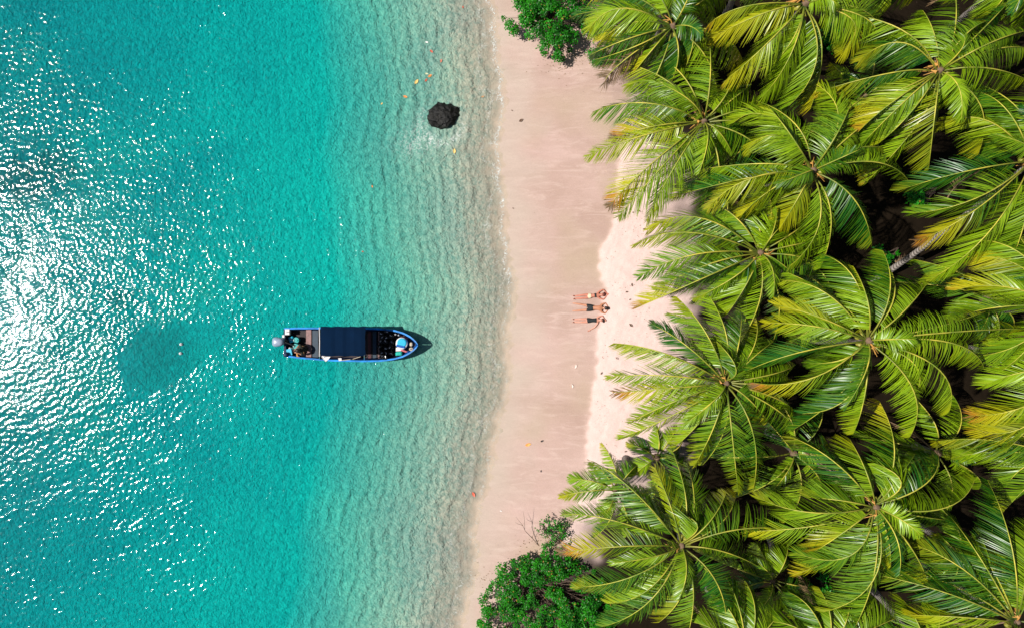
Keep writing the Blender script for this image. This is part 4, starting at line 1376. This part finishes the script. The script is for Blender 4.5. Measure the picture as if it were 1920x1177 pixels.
# ------------------------------------------------------------------ people
M_SKIN_A = simple("fair_warm_skin", (0.52, 0.19, 0.125), 0.45, var=0.08, scale=5)
M_SKIN_B = simple("tanned_skin", (0.50, 0.215, 0.12), 0.45, var=0.10, scale=5)
M_SKIN_C = simple("light_skin", (0.58, 0.26, 0.18), 0.45, var=0.08, scale=5)
M_SKIN_D = simple("brown_skin", (0.30, 0.13, 0.07), 0.5, var=0.1, scale=5)
M_HAIR = simple("dark_brown_hair", (0.018, 0.009, 0.007), 0.5, var=0.5, scale=20)
M_HAIRR = simple("reddish_hair", (0.12, 0.025, 0.02), 0.5, var=0.4, scale=20)
M_CREAM = simple("cream_swimwear", (0.66, 0.58, 0.40), 0.8, var=0.06)
M_BLKCLOTH = simple("black_swimwear", (0.008, 0.010, 0.011), 0.75, var=0.3)
M_OLIVE = simple("dark_olive_shirt", (0.025, 0.022, 0.012), 0.85, var=0.4)
M_TAN = simple("ochre_shorts", (0.16, 0.085, 0.035), 0.85, var=0.3)
M_EYE = simple("dark_eye", (0.02, 0.015, 0.01), 0.3)
M_LIP = simple("lips", (0.45, 0.12, 0.10), 0.5)


def make_person(label, joints, bones, mats, garments, loc, rotz=0.0, flat=1.0, face=None, hair=None, hair_mat=None, group=None):
    """joints: name -> (x, y, z, radius); bones: pairs; garments: (name, material, bones, offset)"""
    names = list(joints)
    idx = {n: i for i, n in enumerate(names)}
    me = bpy.data.meshes.new("person_skin")
    me.from_pydata([joints[n][:3] for n in names], [(idx[a], idx[b]) for a, b in bones], [])
    tmp = bpy.data.objects.new("tmp_person", me)
    COL.objects.link(tmp)
    sk = tmp.modifiers.new("Skin", 'SKIN')
    ss = tmp.modifiers.new("Sub", 'SUBSURF'); ss.levels = 2; ss.render_levels = 2
    layer = me.skin_vertices[0]
    for n in names:
        layer.data[idx[n]].radius = (joints[n][3], joints[n][3])
        layer.data[idx[n]].use_root = (n == 'pelvis')
    bpy.context.view_layer.update()
    dg = bpy.context.evaluated_depsgraph_get()
    body_me = bpy.data.meshes.new_from_object(tmp.evaluated_get(dg))
    bpy.data.objects.remove(tmp)
    root = empty("person", loc, label, "person", group)
    root.rotation_euler = (0, 0, rotz)
    # nearest bone per vertex, before flattening
    segs = [(Vector(joints[a][:3]), Vector(joints[b][:3]), (a, b), joints[a][3], joints[b][3]) for a, b in bones]
    vb = []
    for v in body_me.vertices:
        best, bb = 1e9, None
        for a, b, nm, ra, rb in segs:
            ab = b - a
            t = max(0, min(1, (v.co - a).dot(ab) / max(1e-9, ab.length_squared)))
            d = (v.co - a - ab * t).length - (ra * (1 - t) + rb * t)
            if d < best: best, bb = d, nm
        vb.append(bb)
    for v in body_me.vertices: v.co.z *= flat
    body_me.materials.append(mats)
    for p in body_me.polygons: p.use_smooth = True
    # face bumps welded into the same mesh object
    bm = bmesh.new(); bm.from_mesh(body_me)
    body = bpy.data.objects.new("body", body_me); COL.objects.link(body); body.parent = root
    if face:
        hc, fwd, upv = (Vector(q) for q in face)
        side = fwd.cross(upv).normalized()
        r = joints['head'][3]
        for (du, ds, dl, q) in ((-0.05, 0, 0.95, 0.016), (0.0, 0.90, 0.0, 0.018), (0.0, -0.90, 0.0, 0.018)):
            mt = Matrix.Translation(hc + upv * r * du + side * r * ds * 0.95 + fwd * r * dl * 0.92) @ Matrix.Scale(q, 4)
            bmesh.ops.create_icosphere(bm, subdivisions=2, radius=1.0, matrix=mt)
        for f in bm.faces: f.smooth = True
        for s_ in (-1, 1):
            mb = MB(); mb.ball(hc + upv * r * 0.12 + side * r * 0.36 * s_ + fwd * r * 0.80, 0.009, n=8, m=5); mb.build("eye", M_EYE, body)
        mb = MB(); mb.ball(hc - upv * r * 0.42 + fwd * r * 0.78, (0.012, 0.018, 0.008), n=8, m=5); mb.build("mouth", M_LIP, body)
    bm.to_mesh(body_me); bm.free()
    nv0 = len(vb)
    for gname, gmat, gb, off in garments:
        if callable(gb):
            keep = [p for p in body_me.polygons if all(v < nv0 for v in p.vertices) and gb(p.center)]
        else:
            gs = set(gb)
            keep = [p for p in body_me.polygons if all(v < nv0 for v in p.vertices) and sum(vb[v] in gs for v in p.vertices) >= len(p.vertices) - 1]
        mp, vs, fs = {}, [], []
        for p in keep:
            f = []
            for v in p.vertices:
                if v not in mp:
                    mp[v] = len(vs); vs.append(body_me.vertices[v].co + body_me.vertices[v].normal * off)
                f.append(mp[v])
            fs.append(f)
        mb = MB(); mb.add(vs, fs); mb.build(gname, gmat, root, smooth=True)
    if hair:
        mb = MB()
        for h in hair: mb.ball(h[0], h[1], n=12, m=8, lump=0.35)
        mb.build("hair", hair_mat, root, smooth=True)
    return root


def hand(J, B, wrist, d, pitch, name, r=0.011):
    """palm and five unequal bent fingers at the end of an arm; d is the direction of the fingers, pitch the palm's side axis"""
    w = Vector(J[wrist][:3]); d = Vector(d).normalized(); s = Vector(pitch).normalized()
    n = d.cross(s)
    p = w + d * 0.055
    J[name + 'palm'] = (*p, 0.026); B.append((wrist, name + 'palm'))
    for k, (o, l) in enumerate(((-0.030, 0.062), (-0.010, 0.074), (0.010, 0.070), (0.029, 0.054))):
        a = p + s * o + d * 0.032
        b = a + d * l * 0.55 - n * 0.008
        c = b + d * l * 0.45 - n * 0.022
        J[f'{name}f{k}a'] = (*a, r); J[f'{name}f{k}b'] = (*b, r * 0.9); J[f'{name}f{k}c'] = (*c, r * 0.75)
        B += [(name + 'palm', f'{name}f{k}a'), (f'{name}f{k}a', f'{name}f{k}b'), (f'{name}f{k}b', f'{name}f{k}c')]
    a = w + d * 0.03 - s * 0.032; b = a + d * 0.035 - s * 0.022
    J[name + 't1'] = (*a, r); J[name + 't2'] = (*b, r * 0.8)
    B += [(name + 'palm', name + 't1'), (name + 't1', name + 't2')]


def lying(h, prone, arms, legs=0.07, wide=1.0):
    """figure lying along +x, feet at 0; arms = two lists (elbow xy, wrist xy) relative"""
    z = 0.10
    J, B = {}, []
    J['pelvis'] = (0.51 * h, 0, z, 0.115 * wide)
    J['waist'] = (0.60 * h, 0, z, 0.098 * wide)
    J['chest'] = (0.70 * h, 0, z + 0.01, 0.118 * wide)
    J['upchest'] = (0.775 * h, 0, z, 0.088 * wide)
    J['neck'] = (0.85 * h, 0, z + 0.015, 0.045)
    J['head'] = (0.92 * h, 0, z + 0.03, 0.090)
    J['crownp'] = (0.975 * h, 0, z + 0.03, 0.064)
    B += [('pelvis', 'waist'), ('waist', 'chest'), ('chest', 'upchest'), ('upchest', 'neck'), ('neck', 'head'), ('head', 'crownp')]
    for s, n in ((1, 'l'), (-1, 'r')):
        lg = legs * (1 + (0.3 if s > 0 else 0))
        J[n + 'hip'] = (0.47 * h, s * 0.085 * wide, z, 0.082 * wide)
        J[n + 'knee'] = (0.27 * h, s * (0.085 + lg * 0.5), z + (0.0 if prone else 0.02), 0.050)
        J[n + 'calf'] = (0.19 * h, s * (0.085 + lg * 0.7), z - 0.01, 0.052)
        J[n + 'ankle'] = (0.045 * h, s * (0.085 + lg), z - 0.03, 0.034)
        if prone: J[n + 'toe'] = (-0.035 * h, s * (0.09 + lg), z - 0.06, 0.026)
        else: J[n + 'toe'] = (0.00, s * (0.12 + lg), z + 0.13, 0.024)
        B += [('pelvis', n + 'hip'), (n + 'hip', n + 'knee'), (n + 'knee', n + 'calf'), (n + 'calf', n + 'ankle'), (n + 'ankle', n + 'toe')]
        J[n + 'sh'] = (0.805 * h, s * 0.165 * wide, z - 0.01, 0.052 * wide)
        (ex, ey, ez), (wx, wy, wz) = arms[0 if s > 0 else 1]
        J[n + 'elb'] = (ex * h, ey, ez, 0.038); J[n + 'wr'] = (wx * h, wy, wz, 0.027)
        B += [('upchest', n + 'sh'), (n + 'sh', n + 'elb'), (n + 'elb', n + 'wr')]
        dd = Vector(J[n + 'wr'][:3]) - Vector(J[n + 'elb'][:3])
        hand(J, B, n + 'wr', dd, Vector((0, 0, 1)).cross(dd) * s, n)
    return J, B


TOR = ('chest', 'upchest')


def lay(root, px, py, h, rotz):
    """lay a figure along the sloping sand, feet at the pixel"""
    p = W(px, py, 0.4)
    dx, dy = math.cos(rotz), math.sin(rotz)
    zs = [ground_z(p.x + dx * h * k / 10, p.y + dy * h * k / 10) for k in range(11)]
    slope = (zs[9] - zs[1]) / (0.8 * h)
    up_ = max(zs[k] - slope * h * k / 10 for k in range(1, 10))
    root.location = (p.x, p.y, up_ - 0.015)
    root.rotation_euler = (0, -math.atan(slope), rotz)


# woman lying on her back, arms up round her head
hh = 1.62
J, B = lying(hh, False, [((0.96, 0.27, 0.09), (1.06, 0.08, 0.08)), ((0.94, -0.25, 0.09), (1.05, -0.08, 0.08))], legs=-0.02, wide=0.92)
sunb1 = make_person("woman lying on her back in cream bikini bottoms, arms up, topmost of three sunbathers", J, B, M_SKIN_A,
            [("swim_bottom", M_CREAM, lambda c: 0.455 * 1.62 + 0.35 * abs(c.y) < c.x < 0.56 * 1.62, 0.008), ("swim_top", M_BLKCLOTH, lambda c: 0.68 * 1.62 < c.x < 0.735 * 1.62 and abs(c.y) < 0.2, 0.008)],
            (0, 0, 0), 0.11, 0.8, face=((0.925 * hh, 0, 0.115), (0, 0, 1), (1, 0, 0)),
            hair=[((0.975 * hh, 0, 0.07), (0.085, 0.10, 0.075)), ((1.01 * hh, 0.03, 0.04), (0.10, 0.10, 0.035))], hair_mat=M_HAIRR, group="people lying on the sand")
# man lying on his front, arms folded under his forehead
hh = 1.76
J, B = lying(hh, True, [((0.92, 0.27, 0.06), (0.985, 0.10, 0.05)), ((0.91, -0.27, 0.06), (0.98, -0.10, 0.05))], legs=0.09, wide=1.12)
sunb2 = make_person("man lying face down in black shorts, head toward the palms, between the two women", J, B, M_SKIN_B,
            [("swim_shorts", M_BLKCLOTH, lambda c: 0.38 * 1.76 < c.x < 0.565 * 1.76, 0.012)],
            (0, 0, 0), -0.03, 0.85, face=((0.925 * hh, 0, 0.10), (0.2, 0, -1), (1, 0, 0.1)),
            hair=[((0.945 * hh, 0, 0.135), (0.105, 0.098, 0.075)), ((0.985 * hh, 0, 0.11), (0.065, 0.085, 0.075))], hair_mat=M_HAIR, group="people lying on the sand")
# woman in a black swimsuit, one arm over her head, the other at her side
hh = 1.60
J, B = lying(hh, False, [((0.94, 0.23, 0.09), (1.01, 0.07, 0.10)), ((0.70, -0.36, 0.05), (0.56, -0.48, 0.04))], legs=-0.02, wide=0.9)
sunb3 = make_person("woman lying on her back in a black swimsuit, one arm out, lowest of three sunbathers", J, B, M_SKIN_C,
            [("swimsuit", M_BLKCLOTH, lambda c: 0.45 * 1.60 + 0.35 * abs(c.y) < c.x < 0.77 * 1.60 - 0.2 * abs(c.y) and abs(c.y) < 0.165, 0.008)],
            (0, 0, 0), 0.02, 0.8, face=((0.925 * hh, 0, 0.115), (0, 0, 1), (1, 0, 0)),
            hair=[((0.975 * hh, 0, 0.07), (0.085, 0.10, 0.08)), ((0.99 * hh, -0.06, 0.05), (0.06, 0.07, 0.05))], hair_mat=M_HAIR, group="people lying on the sand")

lay(sunb1, 1075, 557.5, 1.62, 0.09); lay(sunb2, 1076, 576, 1.76, -0.03); lay(sunb3, 1074, 601, 1.60, 0.02)

# person sitting on the bench in the stern, bent forward with hands together
def seated():
    J, B = {}, []
    J['pelvis'] = (0.0, 0, 0.10, 0.12)
    J['waist'] = (-0.05, 0, 0.26, 0.11)
    J['chest'] = (-0.15, 0, 0.42, 0.13)
    J['upchest'] = (-0.22, 0, 0.50, 0.11)
    J['neck'] = (-0.29, 0, 0.58, 0.05)
    J['head'] = (-0.35, 0, 0.68, 0.093)
    J['crownp'] = (-0.37, 0, 0.75, 0.065)
    B += [('pelvis', 'waist'), ('waist', 'chest'), ('chest', 'upchest'), ('upchest', 'neck'), ('neck', 'head'), ('head', 'crownp')]
    for s, n in ((1, 'l'), (-1, 'r')):
        J[n + 'hip'] = (-0.05, s * 0.10, 0.08, 0.088)
        J[n + 'knee'] = (-0.44, s * 0.19, 0.14, 0.056)
        J[n + 'ankle'] = (-0.38 - 0.05 * s, s * 0.20, -0.26, 0.038)
        J[n + 'toe'] = (-0.56 - 0.05 * s, s * 0.23, -0.29, 0.030)
        B += [('pelvis', n + 'hip'), (n + 'hip', n + 'knee'), (n + 'knee', n + 'ankle'), (n + 'ankle', n + 'toe')]
        J[n + 'sh'] = (-0.20, s * 0.19, 0.50, 0.058)
        J[n + 'elb'] = (-0.30, s * 0.26, 0.27, 0.042); J[n + 'wr'] = (-0.50, s * 0.10, 0.30, 0.028)
        B += [('upchest', n + 'sh'), (n + 'sh', n + 'elb'), (n + 'elb', n + 'wr')]
        hand(J, B, n + 'wr', (-0.8, -0.3 * s, 0.1), (0, s, 0.1), n)
    return J, B


J, B = seated()
p = W(577, 652, 0.44)
make_person("person sitting bent forward on the stern bench in dark clothes, hands held together", J, B, M_SKIN_D,
            [("shirt", M_OLIVE, [('pelvis', 'waist'), ('waist', 'chest'), ('chest', 'upchest'), ('upchest', 'lsh'), ('upchest', 'rsh'), ('lsh', 'lelb'), ('rsh', 'relb')], 0.012),
             ("shorts", M_TAN, [('pelvis', 'lhip'), ('pelvis', 'rhip'), ('lhip', 'lknee'), ('rhip', 'rknee')], 0.012)],
            (p.x, p.y, 0.42), 0.25, 1.0, face=((-0.35, 0, 0.68), (-0.93, 0, -0.35), (-0.35, 0, 0.93)),
            hair=[((-0.34, 0, 0.725), (0.10, 0.098, 0.07))], hair_mat=M_HAIR)
mb = MB(); c = W(557.5, 660, 0.42); mb.tube([W(556, 655, 0.45), W(557, 660, 0.50), W(557.5, 667, 0.50), W(562, 669, 0.5)], [0.035, 0.045, 0.05, 0.04], 8)
loose("orange_strap", mb, M_ORANGE, c, "pale orange life jacket strap curled over the stern beside the seated person", "life jacket", smooth=True)

# ------------------------------------------------------------------ small things on the sand and afloat
def leafbit(px, py, size, col, label, cat="leaf", z=None, name="fallen_leaf", seed=0):
    r = random.Random(seed)
    w = W(px, py, 0)
    zz = max(ground_z(w.x, w.y), 0.0) + 0.03 if z is None else z
    c = Vector((w.x, w.y, zz))
    a = r.uniform(0, 6.28)
    pts = [(-1, 0), (-0.5, 0.42), (0.1, 0.5), (0.6, 0.3), (1, 0), (0.6, -0.3), (0.1, -0.5), (-0.5, -0.42)]
    vs, fs = [Vector((0, 0, -0.012))], []
    for x, y in pts:
        vs.append(Vector((x * size, y * size, 0.25 * size * abs(y) + 0.12 * size * x * x)))
    vs = [c + Matrix.Rotation(a, 3, 'Z') @ v for v in vs]
    n = len(pts)
    fs = [(0, 1 + i, 1 + (i + 1) % n) for i in range(n)]
    m = len(vs)
    vs += [v - Vector((0, 0, 0.006)) for v in vs]
    fs += [tuple(i + m for i in reversed(f)) for f in fs] + [(1 + i, 1 + i + m, 1 + (i + 1) % n + m, 1 + (i + 1) % n) for i in range(n)]
    mb = MB(); mb.add(vs, fs)
    return loose(name, mb, simple("leaf_" + str(seed), col, 0.6), c, label, cat)


OR, YE, RE, BR = (0.75, 0.26, 0.06), (0.80, 0.52, 0.16), (0.55, 0.10, 0.05), (0.14, 0.08, 0.05)
FL = [(781, 154, 0.15, YE, "pale yellow leaf afloat left of the orange pair, above the rock"), (806, 143, 0.12, OR, "orange leaf afloat, right one of the close pair above the rock"),
      (799, 151, 0.10, RE, "small red leaf afloat, just below the right orange one"), (800, 139, 0.09, (0.6, 0.62, 0.4), "pale greenish leaf afloat beside the orange pair"),
      (760, 182, 0.12, OR, "orange leaf afloat alone, left of the rock"), (809, 97, 0.11, RE, "reddish leaf afloat near the top, above all the other floating leaves but one"),
      (827, 115, 0.10, (0.6, 0.2, 0.12), "thin reddish leaf afloat to the right of the upper floating leaves"), (852, 284, 0.14, YE, "yellow leaf afloat right below the rock"),
      (716, 195, 0.07, YE, "tiny yellow leaf afloat far left of the rock"), (698, 350, 0.07, OR, "tiny orange leaf afloat in the green shallows, halfway from rock to boat"),
      (680, 472, 0.06, RE, "tiny red leaf afloat above the boat's canopy"), (888, 926, 0.14, (0.75, 0.14, 0.08), "red leaf at the water's edge low in the photo"),
      (800, 80, 0.09, (0.75, 0.75, 0.7), "small white shell shining in the shallows near the top"), (905, 182, 0.09, (0.5, 0.28, 0.14), "brown leaf afloat close to the sand, right of the rock"),
      (868, 14, 0.07, RE, "tiny red leaf afloat at the very top")]
for i, (x, y, s, c_, lb) in enumerate(FL): leafbit(x, y, s, c_, lb, seed=100 + i)
SD = [(990, 832, 0.16, (0.85, 0.38, 0.10), "bright orange leaf lying on the damp sand, lower beach"), (1016, 825, 0.09, (0.05, 0.035, 0.03), "small dark seed pod right of the bright orange leaf"),
      (1014, 881, 0.06, (0.04, 0.03, 0.03), "tiny dark pebble on the sand below the orange leaf"), (977, 227, 0.13, BR, "brown leaf on the damp upper beach"),
      (960, 208, 0.05, BR, "tiny dark crumb left above the brown leaf on the upper beach"), (962, 391, 0.05, BR, "tiny dark crumb near the waterline at mid height"),
      (1194, 398, 0.08, BR, "dark leaf on dry sand under the upper palms"), (1184, 401, 0.06, BR, "smaller dark leaf just left of the other on the dry sand"),
      (1182, 535, 0.09, BR, "dark leaf on dry sand above the sunbathers' heads"), (1172, 548, 0.07, BR, "small dark pod on dry sand nearest the man's head"),
      (1180, 609, 0.12, BR, "curled dark leaf on dry sand right of the lowest sunbather"), (1178, 562, 0.06, BR, "round dark pod on dry sand right of the sunbathers"),
      (1154, 670, 0.09, (0.35, 0.24, 0.2), "faded brown leaf on dry sand below the sunbathers"), (1126, 698, 0.08, BR, "dark leaf lying on the edge of the dry sand"),
      (1205, 432, 0.10, BR, "dark scrap close to the palm tips on the upper dry sand"), (1170, 842, 0.07, BR, "dark scrap on dry sand above the lower palms"),
      (1040, 1012, 0.05, BR, "dark scrap at the foot of the sparse sapling"), (939, 956, 0.06, (0.8, 0.78, 0.74), "white shell on the lower beach near the water"),
      (1072, 722, 0.12, (0.72, 0.56, 0.48), "pale leaf shaped shell ridge on damp sand below the sunbathers"), (1078, 686, 0.13, (0.74, 0.58, 0.50), "pale shell on the damp sand nearer the sunbathers")]
for i, (x, y, s, c_, lb) in enumerate(SD): leafbit(x, y, s, c_, lb, seed=200 + i)
for (x, y, lb) in ((340, 645, "small white float in the calm dark patch left of the boat, the upper of two"), (339, 662, "small white float in the calm dark patch left of the boat, the lower of two")):
    c = W(x, y, 0.02)
    mb = MB(); mb.ball((c.x, c.y, 0.04), (0.09, 0.075, 0.07), n=12, m=8)
    o = loose("mooring_float", mb, M_WHITE, c, lb, "float", smooth=True)
    mb = MB(); mb.tube([(0, 0, 0.12), (0.02, 0, 0.16), (0.05, 0, 0.13)], 0.012, 6); mb.build("ring", M_BLACK, o)
# crumbs of dry leaf and husk blown against the dry sand, the bushes and the palm feet
lv, lf_ = [], []
lr = random.Random(77)
def crumb(x, y, s):
    z = ground_z(x, y) + 0.02
    a = lr.uniform(0, 6.28); t = lr.uniform(-0.3, 0.3)
    b = len(lv)
    for (u, v, w) in ((-1, 0, 0), (0, 0.4, 0.15), (1, 0, 0.1), (0, -0.35, 0.05)):
        lv.append((x + s * (u * math.cos(a) - v * math.sin(a)), y + s * (u * math.sin(a) + v * math.cos(a)), z + s * (w + t * u * 0.3)))
    lf_.append((b, b + 1, b + 2, b + 3))
for _ in range(2600):
    yy = lr.uniform(-15.5, 15.5)
    bx_ = float(berm_x(np.array(yy)))
    xx = bx_ + abs(lr.gauss(0, 1)) * 1.6 + 0.25
    if noise.noise(Vector((xx * 0.8, yy * 0.8, 3))) > -0.05 + 0.5 * lr.random() or lr.random() < 0.06:
        crumb(xx, yy, lr.uniform(0.012, 0.035))
for (cx_, cy_, sx_, n_) in ((1050, 118, 1.3, 160), (1100, 105, 0.8, 160), (930, 1085, 1.2, 120), (1020, 1020, 1.2, 150), (1165, 150, 0.6, 80)):
    c = W(cx_, cy_)
    for _ in range(n_): crumb(c.x + lr.gauss(0, sx_ * 0.5), c.y + lr.gauss(0, sx_ * 0.35), lr.uniform(0.012, 0.045))
mb = MB(); mb.add(lv, lf_)
lit = mb.build("leaf_litter", M_DEAD); tag(lit, "crumbs of dry leaf scattered over the dry sand and round the bushes", kind='stuff')
# bare twig with thin side branches by the lower bush
c = W(1005, 1018, 0.3)
tw = empty("bare_twig", (c.x, c.y, ground_z(c.x, c.y)), "thin bare forked twig standing out of the sand left of the sapling", "twig")
O = Vector(tw.location)
def tp(x, y, h): return W(x, y, O.z + h) - O
mb = MB(); mb.tube([tp(1010, 1022, 0), tp(998, 1008, 0.2), tp(985, 995, 0.45), tp(980, 984, 0.6), tp(967, 968, 0.75)], [0.02, 0.016, 0.012, 0.009, 0.004], 5); mb.build("stem", M_TWIG, tw)
for pts in ([tp(984, 993, 0.45), tp(983, 970, 0.6), tp(981, 957, 0.7)], [tp(980, 984, 0.6), tp(970, 981, 0.65), tp(966, 978, 0.66)], [tp(998, 1008, 0.2), tp(1002, 995, 0.4), tp(1000, 984, 0.5)]):
    mb = MB(); mb.tube(pts, [0.010, 0.007, 0.003], 5); mb.build("side_branch", M_TWIG, tw)
